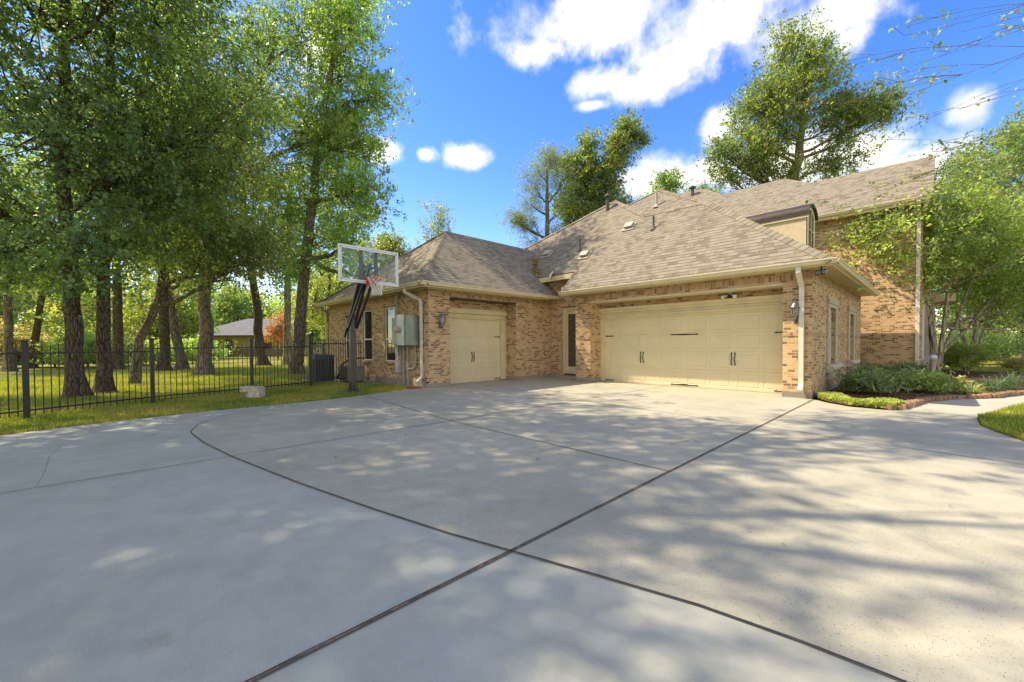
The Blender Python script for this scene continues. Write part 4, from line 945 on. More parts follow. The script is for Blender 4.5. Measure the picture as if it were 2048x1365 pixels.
    quads_mesh('crown', leaf_quads(LP, np.full(len(LP), leaf), rg, droop, aspect), col, leafmat, t, base)
    if limbs:
        bm_ = MB(); Pa = np.array(P); hub = []
        for bi, cc_ in enumerate(ctr):
            zt_ = cc_[2]-bl[bi, 5]*.45-np.linalg.norm((cc_-Pa[-1])[:2])*.5; zt_ = max(zt_, Pa[len(Pa)//3, 2]); k = int(np.argmin(np.abs(Pa[:, 2]-zt_))); k = min(max(k, len(Pa)//3), len(Pa)-1)
            s0 = Pa[k]; mid = s0*.5+cc_*.5+Z3*(-.10*np.linalg.norm(cc_-s0))+rg.normal(size=3)*.25
            r0 = min(Rr[k]*(.42 if len(blobs) > 13 else .62), .3); path = [s0*(1-u)**2+2*mid*u*(1-u)+cc_*u*u+rg.normal(size=3)*.06*(0 < u < 1) for u in np.linspace(0, 1, 7)]
            if np.linalg.norm(cc_-s0) > .3: bm_.tube(path, [r0*(1-.72*u) for u in np.linspace(0, 1, 7)], 7, cap=False)
            hub.append((path, r0))
        for i in range(nclump):
            path, r0 = hub[ids[i]]; k = rg.integers(2, 7); s0 = path[k]; e_ = C[i]; L_ = np.linalg.norm(e_-s0)
            if L_ < .2: continue
            m1 = s0*.6+e_*.4+rg.normal(size=3)*L_*.10; m2 = s0*.25+e_*.75+rg.normal(size=3)*L_*.08-Z3*.03*L_
            rr_ = max(.012, min(r0*.32, .008*L_+.012))*twig; bm_.tube([s0, m1, m2, e_], [rr_, rr_*.75, rr_*.5, rr_*.2], 5, cap=False)
            for j in range(3):
                q = m2*rg.random()+e_*(1-rg.random()) if False else m2+(e_-m2)*rg.random(); e2 = e_+rg.normal(size=3)*cs[i]*.9
                bm_.tube([q, (q+e2)/2+rg.normal(size=3)*.05, e2], [rr_*.35, rr_*.25, rr_*.1], 4, cap=False)
        bm_.build('branches', barkm, t, smooth=True)
    return t
def gbase(px, py): return G(px, py)

NEAR = 'tall trees beside the drive whose branches reach over it'
# --- the grove behind the fence, nearest first
tree('shade_tree', 'thick furrowed trunk nearest the fence, between the two leftmost fence posts', 'tree', gbase(151, 795), [(0, 0, 0, 1), (-.05, 0, 3, .82), (-.15, 0, 6, .7), (-.2, .2, 10, .5), (0, .3, 14, .25)], .19,
     [(-.6, .3, 7.2, 2.6, 3.0, 2.2, 2), (1.2, .2, 6.0, 1.8, 2.2, 1.6, 1.4), (-1.4, 0, 11., 3.2, 3.2, 3.2, 2), (1.6, .4, 11.5, 2.6, 3, 3, 1.6), (.9, -.8, 3.7, 1.0, .8, .9, .5), (-2.4, -.3, 5.0, 1.7, 1.4, 1.6, 1.2), (-3.9, -.4, 3.9, 1.6, 1.2, 1.1, 1.0), (-4.6, -.4, 7.5, 2.2, 1.6, 2.6, 1.3), (-1.4, -.2, 3.7, 1.2, 1, .8, .6)], 215, 54000, .115, 'dark', 'bark_dark', .50, 11, 'trees on the lawn beyond the fence', droop=.5)
tree('shade_tree', 'dark straight trunk speckled with light second from the left beyond the fence', 'tree', gbase(209, 786), [(0, 0, 0, 1), (.05, 0, 3.5, .78), (.1, .2, 8, .62), (.3, .4, 13, .3)], .175,
     [(.4, .6, 8.2, 2.6, 2.8, 2.4, 2), (-.8, 1, 12.5, 3, 3, 3, 2), (2.2, .8, 11.8, 2.6, 2.6, 2.8, 2), (1.6, .3, 6.0, 1.5, 1.6, 1.1, 1), (1.0, -.2, 4.3, 1.2, 1.2, .7, .7), (3.2, .4, 8.0, 1.7, 1.6, 1.6, 1)], 165, 42000, .115, 'oak', 'bark_dark', .52, 12, 'trees on the lawn beyond the fence', droop=.5)
tree('shade_tree', 'leaning small tree with a long low limb reaching right over the lawn', 'tree', gbase(268, 769), [(0, 0, 0, 1), (.2, 0, 1.5, .85), (.95, 0, 3.0, .75), (1.05, .2, 4.6, .6), (.9, .3, 7.5, .35)], .16,
     [(.6, .3, 7.2, 2.3, 2.2, 2.3, 2), (2.8, .1, 4.6, 1.6, 1.4, 1.0, 1), (4.2, .2, 4.8, 1.4, 1.3, .9, .9), (2.6, .6, 8.6, 2.0, 2, 2, 1.5)], 110, 30000, .115, 'olive', 'bark_grey', .50, 13, 'trees on the lawn beyond the fence', flare=1.25)
tree('shade_tree', 'stout grey oak trunk with flared roots in the middle of the lawn', 'tree', gbase(410, 751), [(0, 0, 0, 1), (.05, 0, 3, .80), (.3, 0, 6.5, .66), (1.3, 0, 9.4, .6), (2.3, .2, 12.6, .45), (3.4, .4, 15.5, .25)], .31,
     [(-1.6, .3, 9.6, 3.0, 3, 2.6, 2), (1.8, 1, 6.6, 3.0, 2.4, 1.8, 1.5), (1.0, .3, 14.6, 3.4, 3.4, 3.4, 2.4), (4.8, .4, 11.2, 2.1, 2.4, 2.2, 1.4), (4.6, .3, 15.8, 2.4, 2.5, 2.3, 1.6), (-2.6, 0, 14.6, 3, 3, 3, 2)], 190, 56000, .125, 'oak', 'bark_grey', .58, 14, 'trees on the lawn beyond the fence', flare=1.55)
tree('sweetgum_tree', 'tall sweetgum tree with the brightest green crown, its trunk just left of the hoop', 'tree', gbase(592, 749), [(0, 0, 0, 1), (.25, 0, 3, .88), (.75, 0, 7, .75), (1.3, 0, 11, .55), (2.1, 0, 15.5, .3), (2.5, 0, 18.5, .12)], .27,
     [(1.0, 0, 6.4, 1.6, 1.6, 1.4, 1.1), (2.7, .1, 5.9, 1.2, 1.5, 1.0, .8), (.3, .3, 8.8, 1.5, 1.6, 1.5, 1.1), (2.7, .1, 8.4, 1.5, 1.5, 1.5, 1.2), (3.0, .1, 10.6, 1.0, 1.2, .8, .6), (1.5, .2, 11.6, 1.6, 1.6, 1.5, 1.2), (3.9, 0, 12.6, .8, 1, .6, .5), (2.6, .2, 14.0, 1.5, 1.5, 1.6, 1.2), (3.4, .2, 16.8, 1.1, 1.5, 1.7, 1.1), (1.5, .3, 17.0, 1.1, 1.4, 1.6, .9), (3.0, 0, 4.5, .9, .9, .7, .4), (-.6, .2, 5.2, 1.1, 1.1, .9, .6)],
     170, 46000, .135, 'bright', 'bark_grey', .46, 15, 'trees on the lawn beyond the fence', flare=1.3)
tree('shade_tree', 'pale smooth trunk standing close behind the sweetgum', 'tree', gbase(574, 730), [(0, 0, 0, 1), (.1, 0, 5, .85), (.3, 0, 9, .7), (.5, 0, 13, .4)], .25,
     [(.2, .3, 12, 2.6, 2.6, 2.3, 2), (2.4, .6, 15, 2.6, 2.5, 2.6, 1.6), (4.4, .6, 12.6, 1.6, 1.6, 1.1, 1), (5.4, .6, 10.6, 1.5, 1.4, .9, .9), (3.4, .6, 9.4, 1.8, 1.6, 1.1, 1)], 100, 22000, .16, 'olive', 'bark_pale', .55, 16, 'trees on the lawn beyond the fence', flare=1.35)
tree('shade_tree', 'dark trunk rising behind the fence in front of the yellow neighbour house', 'tree', gbase(524, 732), [(0, 0, 0, 1), (-.3, 0, 4, .78), (-.9, 0, 9, .6), (-1.2, 0, 14, .3)], .31,
     [(-1.2, 0, 11.5, 3.4, 3, 2.8, 2), (-.8, 0, 16.5, 3, 3, 3, 2), (1.6, 0, 8.8, 1.7, 1.6, 1.3, .9)], 100, 26000, .16, 'oak', 'bark_dark', .62, 17, 'trees on the lawn beyond the fence', flare=1.8)
for i, (px, py, r, h, pal, lab, sd) in enumerate([
    (329, 743, .24, 15, 'yellow', 'slim tree in front of the play ladder on the far lawn', 18), (366, 740, .25, 16, 'yellow', 'trunk leaning left between the play ladder and the stout oak', 19),
    (62, 735, .21, 14, 'bright', 'leaning pale trunk at the back of the lawn on the far left', 20), (18, 742, .2, 14, 'oak', 'dark tree at the far left edge at the back of the lawn', 21), (236, 738, .26, 17, 'oak', 'trunk half hidden behind the second tree from the left', 22)]):
    lean = {62: .9, 366: -.9}.get(px, .1)
    tree('shade_tree', lab, 'tree', gbase(px, py), [(0, 0, 0, 1), (lean, 0, h*.35, .75), (lean*1.2, 0, h*.75, .4)], r,
         [(0, 0, h*.55, 3.2, 2.6, 2.6, 2), (-.8, 0, h*.8, 3.4, 3, 3, 2), (1.6, 0, h*.42, 2.2, 2, 1.5, 1)], 90, 20000, .17, pal, 'bark_grey' if i % 2 else 'bark_dark', .62, sd, 'trees at the back of the lawn')
# --- far tree line behind the lawn
rgf = np.random.default_rng(5)
far = []
for i in range(26):
    x = -60+i*34+rgf.uniform(-10, 10); dep = rgf.uniform(44, 62)
    if 400 < x < 610: dep = rgf.uniform(86, 100)
    far.append((x, dep, rgf.uniform(9, 15)))
pals = ['yellow', 'bright', 'olive', 'oak', 'yellow', 'brown']
for i, (x, dep, h) in enumerate(far[:22]):
    b = AT(x, 700, dep); k = dep/50
    tree('background_tree', None, 'tree', b, [(0, 0, 0, 1), (.1, 0, h*.4, .7), (0, 0, h*.8, .3)], .22*k, [(0, 0, h*.45, 3.2*k, 2.4, h*.28, 2), (.6, 0, h*.75, 2.6*k, 2.2, h*.25, 1.5), (-1.2, 0, h*.25, 2.4*k, 2, h*.2, 1)], 55, 6500, .30*k, pals[i % 6], 'bark_grey', .75*k, 40+i, limbs=False)['label'] = 'one of the leafy trees closing the far side of the lawn behind the trunks'
for o in COL.objects:
    if o.name.startswith('background_tree'): o['group'] = 'far tree line behind the lawn'
# undergrowth at the back of the lawn
for i, (x, y, w_, h, pal) in enumerate([(15, 735, 2.4, 2.6, 'brown'), (60, 733, 2.6, 2.2, 'oak'), (110, 733, 2.6, 2.0, 'brown'), (175, 734, 2.6, 2.4, 'bright'), (240, 731, 2.6, 1.9, 'olive'), (300, 728, 2.8, 1.6, 'bright'), (385, 726, 3.0, 1.8, 'bright')]):
    b = G(x, y); tree('bush', None, 'bush', b, [(0, 0, 0, 1), (0, 0, h*.5, .5)], .06, [(0, 0, h*.5, w_, 1.2, h*.5, 1)], 45, 6000, .16, pal, 'bark_grey', .35, 70+i, limbs=False)['label'] = ['brownish thicket at the far left end of the lawn', 'dark green bush below the leaning pale trunk', 'brown leafless bush left of the thick furrowed trunk', 'bright bush between the two nearest big trunks', 'olive bush behind the second big trunk', 'low green bush behind the small leaning tree', 'green bush behind the leaning far trunk'][i]
# branches hanging in at the top left and trees beside / behind the photographer which shade the drive
NEAR = 'tall trees beside the drive whose branches reach over it'
tree('shade_tree', 'dark trunk at the upper left edge of the view, standing closest to the drive', 'tree', (-10.6, -3.4), [(0, 0, 0, 1), (0, 0, 4, .85), (.35, .1, 8, .7), (.2, .2, 12, .45), (.2, 0, 16, .2)], .30,
     [(-1.7, .8, 12, 2.8, 2.8, 2.2, 2), (1.5, 2.5, 12.5, 2.2, 2.2, 1.6, 1.6), (4.4, 2.2, 13.4, 2.3, 1.1, .8, 1.7), (6.3, 3.6, 13.8, 2.0, .7, .6, 1.1), (4.9, -.2, 12.6, 1.6, .5, .4, .4), (-1.4, -1.6, 14.6, 2.6, 2.6, 2.2, 1.4), (.7, 1.2, 8.6, 1.2, 1.2, 1.2, .4)], 74, 30000, .12, 'oak', 'bark_dark', .46, 31, NEAR)
tree('shade_tree', 'broad leafy tree left of the drive with boughs shading the near concrete', 'tree', (-14.5, -6.8), [(0, 0, 0, 1), (.2, 0, 6, .8), (.6, 0, 12, .4), (.6, 0, 16, .2)], .42,
     [(1, 0, 10.5, 4.2, 4.2, 2.8, 2), (3.0, 1.2, 14.0, 3.6, 3.6, 2.6, 2), (-1.6, -1, 13.5, 4, 4, 3, 2), (0, 2.5, 12.5, 3, 3, 2.5, 1.4)], 150, 56000, .14, 'oak', 'bark_dark', .7, 32, NEAR)
tree('shade_tree', 'large tree behind the camera side of the lawn with a high spreading crown', 'tree', (-12.8, -12.5), [(0, 0, 0, 1), (.2, 0, 6, .8), (.6, 0, 13, .4)], .42,
     [(1, 0, 12.5, 4.6, 4.6, 3.2, 2), (3.4, 1.0, 15.5, 3.4, 3.4, 2.4, 1.4), (-1.6, -1, 15.5, 4, 4, 3, 2)], 120, 30000, .15, 'oak', 'bark_dark', .7, 33, NEAR)
tree('shade_tree', 'high crowned tree standing behind the photographer with open airy boughs', 'tree', (-8.2, -8.6), [(0, 0, 0, 1), (.2, 0, 7, .8), (.3, 0, 13, .4)], .34,
     [(-.5, .6, 13.6, 2.0, 2.0, 1.4, 2)], 26, 6000, .14, 'oak', 'bark_dark', .5, 34, NEAR)

# --- trees behind the house
tree('pine_tree', 'thin pine with open tufted branches behind the roof left of the bushy tree', 'tree', AT(1094, 690, 34), [(0, 0, 0, 1), (0, 0, 8, .8), (.1, 0, 13, .55), (.0, 0, 17.2, .12)], .27,
     [(-1.9, 0, 11.4, 1.1, .9, .6, 1.0), (-2.7, 0, 11.8, .6, .5, .5, .4), (-.9, 0, 14.3, 1.2, 1.0, 1.2, 1.2), (.2, 0, 16.2, 1.1, 1.0, 1.3, 1.4), (1.2, 0, 14.4, 1.1, .9, 1.2, 1.1), (-.9, 0, 9.9, 1.3, .9, .8, .8), (.9, 0, 12.0, 1.1, .9, 1.3, 1), (-.9, 0, 15.8, .9, .8, .7, .6), (1.0, 0, 10.0, 1.2, .9, .9, .8), (-1.3, 0, 12.9, .9, .8, .6, .5), (0, 0, 8.2, 1.3, 1, .7, .5)], 150, 30000, .17, 'pine', 'bark_grey', .42, 51, aspect=.16, droop=-.5, flare=1.2, shell=.3)
tree('sweetgum_tree', 'full bushy tree behind the roof between the pine and the roof peaks', 'tree', AT(1192, 690, 36), [(0, 0, 0, 1), (0, 0, 9, .8), (.2, 0, 15, .45), (1.8, 0, 19, .15)], .32,
     [(-1.4, 0, 13.4, 2.1, 1.8, 2.2, 1.6), (1.0, 0, 12.7, 2.2, 1.8, 2.4, 1.8), (-1.6, 0, 16.6, 1.4, 1.3, 1.6, 1), (.5, 0, 16.0, 1.6, 1.4, 1.6, 1), (2.0, 0, 18.2, 1.1, .9, 1.6, .8), (2.9, 0, 20.4, .9, .8, 1.0, .5), (.2, 0, 10.0, 2.6, 1.8, 1.6, 1.2), (-.5, 0, 18.6, .4, .4, 1.1, .25), (3.8, 0, 19.4, .5, .4, .5, .15)], 260, 60000, .19, 'gum', 'bark_grey', .42, 52, shell=.75)
tree('oak_tree', 'big spreading oak with visible forked limbs above the right-hand roof', 'tree', AT(1590, 690, 38), [(0, 0, 0, 1), (-.1, 0, 9, .9), (-.3, 0, 16.2, .75), (.3, 0, 18.8, .55), (.6, 0, 24, .25), (.3, 0, 28, .1)], .62,
     [(.7, 0, 26.8, 3.0, 2.6, 2.6, 2.2), (.6, 0, 23.4, 4.0, 3.0, 2.4, 2.4), (-3.6, 0, 23.2, 2.1, 2.1, 2.2, 1.3), (4.2, 0, 22.2, 2.4, 2.2, 2.0, 1.3), (7.2, 0, 23.0, 2.0, 1.6, 1.2, .8), (8.8, 0, 22.6, .8, .8, .7, .2), (-5.0, 0, 18.4, 2.7, 2.3, 2.1, 1.5), (-7.2, 0, 18.9, 1.0, 1, .9, .35), (-2.4, 0, 20.4, 2.2, 2, 1.7, 1.2), (3.7, 0, 18.2, 2.3, 2, 1.6, 1.1), (-1.6, 0, 17.0, 1.7, 1.5, 1.0, .6), (.7, 0, 29.8, .7, .6, 1.1, .25), (-1.5, 0, 29.0, .6, .5, 1.0, .2), (-5.8, 0, 21.2, .9, .8, .8, .25), (-6.6, 0, 16.8, 1.1, 1, .8, .3), (3.6, 0, 26.2, 1.0, .8, .9, .25)],
     380, 60000, .20, 'gum', 'bark_grey', .58, 53, droop=.3, shell=.4, flat=1.)
tree('shade_tree', 'small round treetop between the roof peaks', 'tree', AT(1334, 690, 48), [(0, 0, 0, 1), (0, 0, 12, .7), (0, 0, 19, .3)], .25, [(0, 0, 19.6, 1.6, 1.3, 1.6, 1), (-1.0, 0, 17.5, 1.9, 1.3, 1.2, 1), (-3, 0, 16.8, 1.3, 1.2, 1.0, .6)], 50, 9000, .22, 'oak', 'bark_grey', .5, 54)
tree('shade_tree', 'tiny treetop poking over the roof beside the flue', 'tree', AT(1398, 690, 52), [(0, 0, 0, 1), (0, 0, 12, .7), (0, 0, 20, .3)], .25, [(0, 0, 19.6, 2.4, 1.3, 1.5, 1)], 24, 4000, .22, 'oak', 'bark_grey', .5, 55)
tree('shade_tree', 'sparse tree with bare twigs above the low left roof', 'tree', AT(878, 690, 40), [(0, 0, 0, 1), (.1, 0, 8, .6), (0, 0, 14.6, .12)], .14, [(0, 0, 13.8, 1.3, 1.2, 1.8, 1.2), (-.2, 0, 11.8, 1.3, 1.2, 1.4, 1), (-1.6, 0, 10, 1.6, 1.2, 1.0, .7)], 80, 4800, .15, 'olive', 'bark_twig', .42, 56)
tree('shade_tree', 'rounded grey-green treetop just right of the backboard', 'tree', AT(778, 690, 40), [(0, 0, 0, 1), (0, 0, 7, .7), (0, 0, 10, .3)], .25, [(-1.5, 0, 10.2, 2.2, 1.8, 1.6, 1.4), (.6, 0, 10.6, 1.6, 1.4, 1.1, 1), (1.2, 0, 9.0, 1.7, 1.4, 1.2, 1)], 70, 13000, .18, 'olive', 'bark_grey', .45, 57)
tree('shade_tree', 'yellow-green tree behind the hoop filling the gap beside the house', 'tree', AT(660, 690, 34), [(0, 0, 0, 1), (0, 0, 5, .7), (0, 0, 8, .3)], .22, [(-1.2, 0, 5.6, 2.2, 1.8, 2.4, 1.4), (1.6, 0, 7.2, 2.2, 1.6, 1.6, 1), (.4, 0, 3.0, 2.2, 1.6, 1.4, 1), (2.6, 0, 5.0, 1.8, 1.4, 1.4, 1)], 90, 17000, .16, 'yellow', 'bark_grey', .5, 58)
for i, (px, z, dep) in enumerate([(1690, 20.0, 55), (1720, 20.6, 56), (1752, 21.0, 57), (1470, 18.6, 56), (1380, 17.6, 54)]):
    tree('background_tree', ['low treetop showing over the right roof ridge at its left', 'low treetop in the middle of three over the right roof ridge', 'low treetop showing over the right roof ridge at its right', 'hidden treetop behind the oak above the roof', 'hidden treetop behind the roof peaks'][i], 'tree', AT(px, 690, dep), [(0, 0, 0, 1), (0, 0, z-2, .4)], .2, [(0, 0, z-1.2, 1.9, 1.4, 1.5, 1)], 20, 2500, .26, 'oak', 'bark_grey', .5, 60+i, 'trees behind the roof ridge', limbs=False)

# --- right side: crape myrtle, background trees and the near birch sprays
MB_ = AT(1868, 745, 15.2)
mb_base = G(1868, 752)
tree('crape_myrtle', 'multi-stem crape myrtle with smooth tan trunks in the flower bed at the house corner', 'tree', mb_base, [(0, 0, 0, 1), (-.05, 0, 1.2, .8), (-.15, 0, 3, .6), (-.5, 0, 4.8, .4), (-.8, 0, 6, .15)], .135,
     [(-1.4, -.2, 5.9, 1.3, 1.2, .9, 1.3), (-2.3, -.2, 5.1, 1.0, 1.0, .8, 1.1), (-1.3, -.2, 4.3, 1.1, 1.0, .8, 1.0), (-3.0, -.2, 5.7, .4, .5, .3, .15), (.3, -.3, 6.1, 1.3, 1.3, .8, 1.1), (1.8, -.2, 5.9, 1.4, 1.3, .9, 1.1), (-.4, -.2, 4.6, 1.4, 1.3, .7, 1), (1.5, -.3, 4.4, 1.6, 1.4, .9, 1.3), (3.4, 0, 5.2, 1.4, 1.4, 1.2, 1.1), (3.2, -.1, 3.4, 1.4, 1.3, .8, 1), (4.8, 0, 4.2, 1.4, 1.3, 1.4, 1), (-1.2, .1, 3.3, .6, .8, .35, .25), (2.2, -.1, 2.6, 1.0, 1, .5, .5), (4.4, 0, 2.4, 1.3, 1.2, .6, .7)], 300, 46000, .105, 'myrtle', 'bark_pale', .34, 81, flare=1.15, twig=.55)
st = [o for o in COL.objects if o.name.startswith('crape_myrtle')][0]
stem = MB()
for dr, z1, r, dr0 in ((.35, 3.4, .085, .08), (1.0, 3.0, .075, .1), (2.2, 3.2, .065, .14), (-.55, 4.0, .06, -.08)):
    p0 = rel(mb_base, dr0, -.05, -.1); p1 = rel(mb_base, dr, -.15, z1)
    stem.tube([p0, rel(mb_base, dr0*1.3+.02, -.1, .9), p0*.35+p1*.65+R3*(-.15 if dr > 1 else 0), p1, rel(mb_base, dr*1.5, -.3, z1+1.8)], [r, r*.8, r*.7, r*.55, r*.25], 9)
stem.build('stem', 'bark_pale', st, smooth=True)
tree('crape_myrtle', 'smaller multi-stem tree in the shade farther along the front walk', 'tree', AT(1945, 735, 21), [(0, 0, 0, 1), (.1, 0, 2.2, .7), (.3, 0, 5, .3)], .12, [(0, 0, 4.6, 2.4, 1.8, 1.4, 1), (2.6, 0, 4.4, 2.2, 1.8, 1.6, 1), (-1.2, 0, 5.6, 1.5, 1.5, 1.2, .7)], 80, 18000, .14, 'oak', 'bark_pale', .5, 82)
s2 = MB(); b2 = AT(1945, 735, 21); b2[2] = 0
for dr in (-.5, .45): s2.tube([rel(b2, dr*.3, 0, -.1), rel(b2, dr*.7, 0, 1.1), rel(b2, dr*1.6, 0, 2.6), rel(b2, dr*2.2, 0, 4.4)], [.09, .075, .06, .03], 8)
s2.build('stem', 'bark_pale', [o for o in COL.objects if o.name == 'crape_myrtle.001'][0], smooth=True)
for i, (px, dep, h, pal, w_) in enumerate([(1905, 34, 17.5, 'olive', 3.6), (1975, 30, 15.5, 'oak', 4.0), (2050, 28, 17, 'olive', 4.2), (2110, 24, 15, 'oak', 4.5), (1990, 52, 17, 'brown', 7), (2090, 48, 16, 'oak', 8)]):
    tree('shade_tree', ['olive tree rising just past the end of the upper roof', 'dark tree behind the crape myrtle on the right', 'tall olive tree at the right edge', 'dark tree partly cut off by the right edge', 'brownish tree far beyond the front walk', 'deep green tree far beyond the front walk at the edge'][i], 'tree', AT(px, 690, dep), [(0, 0, 0, 1), (.1, 0, h*.4, .7), (0, 0, h*.8, .3)], .26,
         [(0, 0, h*.72, w_, 3, h*.2, 2), (.5, 0, h*.42, w_, 3, h*.2, 1.8), (-.3, 0, h*.17, w_*.9, 2.6, h*.14, 1.2), (0, 0, h*.9, w_*.6, 2, h*.1, .8)], 120, 24000, .17, pal, 'bark_grey', .6, 83+i)
# river birch close by on the right: long arching sprays with few leaves
birch = thing('birch_tree', (7.2, 10.6, 0), 'near birch with long thin arching twigs and sparse yellowing leaves at the upper right', 'tree')
rb = np.random.default_rng(99); bb = MB(); LPs = []
bt = [np.array([7.2, 10.6, -.1]), np.array([7.1, 10.7, 3.]), np.array([6.8, 10.8, 6.5]), np.array([6.6, 10.9, 9.5])]
bb.tube(bt, [.17, .14, .10, .05], 9); bb.build('trunk', 'bark_twig', birch, smooth=True)
bb = MB()
def spray(p0, p1, r0, n, sub=3, lvl=0):
    p0, p1 = np.array(p0), np.array(p1); L = np.linalg.norm(p1-p0); mid = (p0+p1)/2+Z3*L*.06+rb.normal(size=3)*L*.03
    path = [p0*(1-u)**2+2*mid*u*(1-u)+p1*u*u+rb.normal(size=3)*.004*L*(0 < u < 1) for u in np.linspace(0, 1, 10)]
    bb.tube(path, [max(r0*(1-.85*u), .0028) for u in np.linspace(0, 1, 10)], 5, cap=False)
    if lvl < 2:
        for j in range(n):
            k = rb.integers(2, 10); q = path[k]; d = (path[-1]-path[0]); d = d/np.linalg.norm(d); e = q+(d*rb.uniform(.6, 1)+rb.normal(size=3)*.24-Z3*.05)*L*rb.uniform(.14, .30)
            spray(q, e, max(r0*.34, .003), sub, 2, lvl+1)
    else:
        for j in range(7): LPs.append(path[rb.integers(2, 10)]+rb.normal(size=3)*.04)
for px, py, dep, r0, n in ((1775, 205, 6.6, .013, 9), (1830, 130, 7.0, .011, 9), (1905, 300, 6.6, .011, 9), (1900, 40, 6.4, .011, 8), (1895, 390, 7.2, .012, 9), (1950, 470, 6.6, .011, 9), (1930, 215, 6.2, .010, 8), (1985, 130, 6.2, .011, 7), (1960, 350, 6.3, .011, 9), (1935, 560, 7, .009, 7), (2000, 270, 6.6, .01, 9), (2010, 420, 6.2, .01, 9), (1860, 345, 7.4, .010, 8)):
    e = AT(px, py, dep); k = min(3, max(1, int(e[2]/3))); s0 = bt[1]+(bt[2]-bt[1])*rb.uniform(.2, .98)
    spray(s0, e, r0, n, 3)
bb.build('branches', 'bark_twig', birch, smooth=True)
LPs = np.array(LPs); LPs = LPs[rb.random(len(LPs)) < .75]
quads_mesh('leaves', leaf_quads(LPs, np.full(len(LPs), .062), rb, .6, .6), pick('yellow', len(LPs), rb)*.8*(.7+.5*rb.random((len(LPs), 1))), 'leaf', birch, (7.2, 10.6, 0))

# --- flower bed
bed = [(-1.98, 11.75), (-1.62, 11.05), (-1.2, 10.66), (-.60, 10.62), (-.44, 11.0), (-.38, 11.4), (-.18, 12.58), (.2, 13.5), (.93, 14.55), (1.47, 15.95), (2.5, 18.2), (4.1, 19.5), (9, 20.7), (9, 26), (0, 27), (-.38, 24), (-.38, 20.9), (-1.98, 20.9)]
fb = MB(); fb.poly([(x, y, .03) for x, y in bed]); tag(fb.build('flower_bed', 'mulch'), kind='structure')
# stone edging along the walk
ed = thing('bed_edging', (0, 13, 0), 'curved row of reddish-brown edging bricks between mulch bed and front walk', 'edging'); ep = [np.array(p) for p in [(-.62, 10.60), (-.44, 11.0), (-.38, 11.4), (-.18, 12.58), (.2, 13.5), (.93, 14.55), (1.47, 15.95), (2.5, 18.2), (4.1, 19.5)]]
er = np.random.default_rng(3); em = MB()
for a, b in zip(ep, ep[1:]):
    L = np.linalg.norm(b-a); n = max(1, int(L/.135)); d = (b-a)/L; nn = np.array([-d[1], d[0]])
    for k in range(n):
        p = a+d*(k+.5)*L/n+nn*er.normal()*.008; yaw = er.normal()*.12; dd = d*math.cos(yaw)+nn*math.sin(yaw); n2 = np.array([-dd[1], dd[0]]); hh = .055+er.normal()*.006
        em.obox((p[0], p[1], hh-.01), (dd[0]*.058, dd[1]*.058, er.normal()*.004), (n2[0]*.075, n2[1]*.075, 0), (0, 0, hh))
em.build('bricks', 'edging_brick', ed, bevel=.014)
def clump_plant(name, label, cat, base, blobs, ncl, nl, leaf, pal, clr, seed, group=None, aspect=.4, droop=-.2):
    return tree(name, label, cat, base, [(0, 0, 0, 1), (0, 0, .25, .6)], .02, blobs, ncl, nl, leaf, pal, 'bark_twig', clr, seed, group, limbs=True, droop=droop, aspect=aspect, shell=.5, twig=.4, flare=1.)
SH = 'shrubs in the mulch bed'
clump_plant('shrub', 'grey-green spreading shrub beside the right wall windows', 'shrub', (-1.2, 13.5), [(0, 0, .30, .42, .38, .24, 1)], 36, 3000, .11, 'shrub', .09, 101, SH, aspect=.28)
clump_plant('shrub', 'dark low shrub against the shaded brick wall', 'shrub', (-1.4, 17.2), [(0, 0, .22, .42, .4, .18, 1)], 40, 4500, .09, 'dark', .13, 102, SH)
clump_plant('shrub', 'dark fern-like shrub at the foot of the white downspout', 'shrub', (-.7, 19.0), [(0, 0, .26, .45, .4, .2, 1)], 40, 4500, .09, 'dark', .13, 103, SH)
clump_plant('shrub', 'mid-green shrub between the spreading shrub and the crape myrtle', 'shrub', (-.62, 15.2), [(0, 0, .18, .36, .32, .15, 1)], 40, 3200, .10, 'shrub', .10, 104, SH)
clump_plant('shrub', 'bushy green shrub in front of the crape myrtle trunk', 'shrub', (-.15, 14.7), [(0, 0, .2, .4, .36, .17, 1)], 40, 3400, .10, 'myrtle', .10, 105, SH)
clump_plant('shrub', 'golden yellow mounded shrub right of the crape myrtle', 'shrub', AT(1930, 748, 16.5), [(0, 0, .75, .7, .6, .38, 1)], 55, 7000, .075, 'yellow', .13, 106, SH)
clump_plant('shrub', 'clipped dark hedge mound behind the golden shrub', 'shrub', AT(1955, 725, 24), [(0, 0, 1.1, 2.2, 1.4, .7, 1)], 80, 12000, .10, 'dark', .2, 107, SH)
clump_plant('shrub', 'small green shrub behind the crape myrtle stems', 'shrub', AT(1905, 735, 19), [(0, 0, .6, 1.2, .9, .5, 1)], 50, 7000, .09, 'oak', .15, 108, SH)
clump_plant('shrub', 'small purple-brown shrub at the lawn edge far right', 'shrub', AT(2030, 748, 18.5), [(0, 0, .28, .5, .4, .22, 1)], 25, 2500, .07, 'brown', .1, 109, SH)
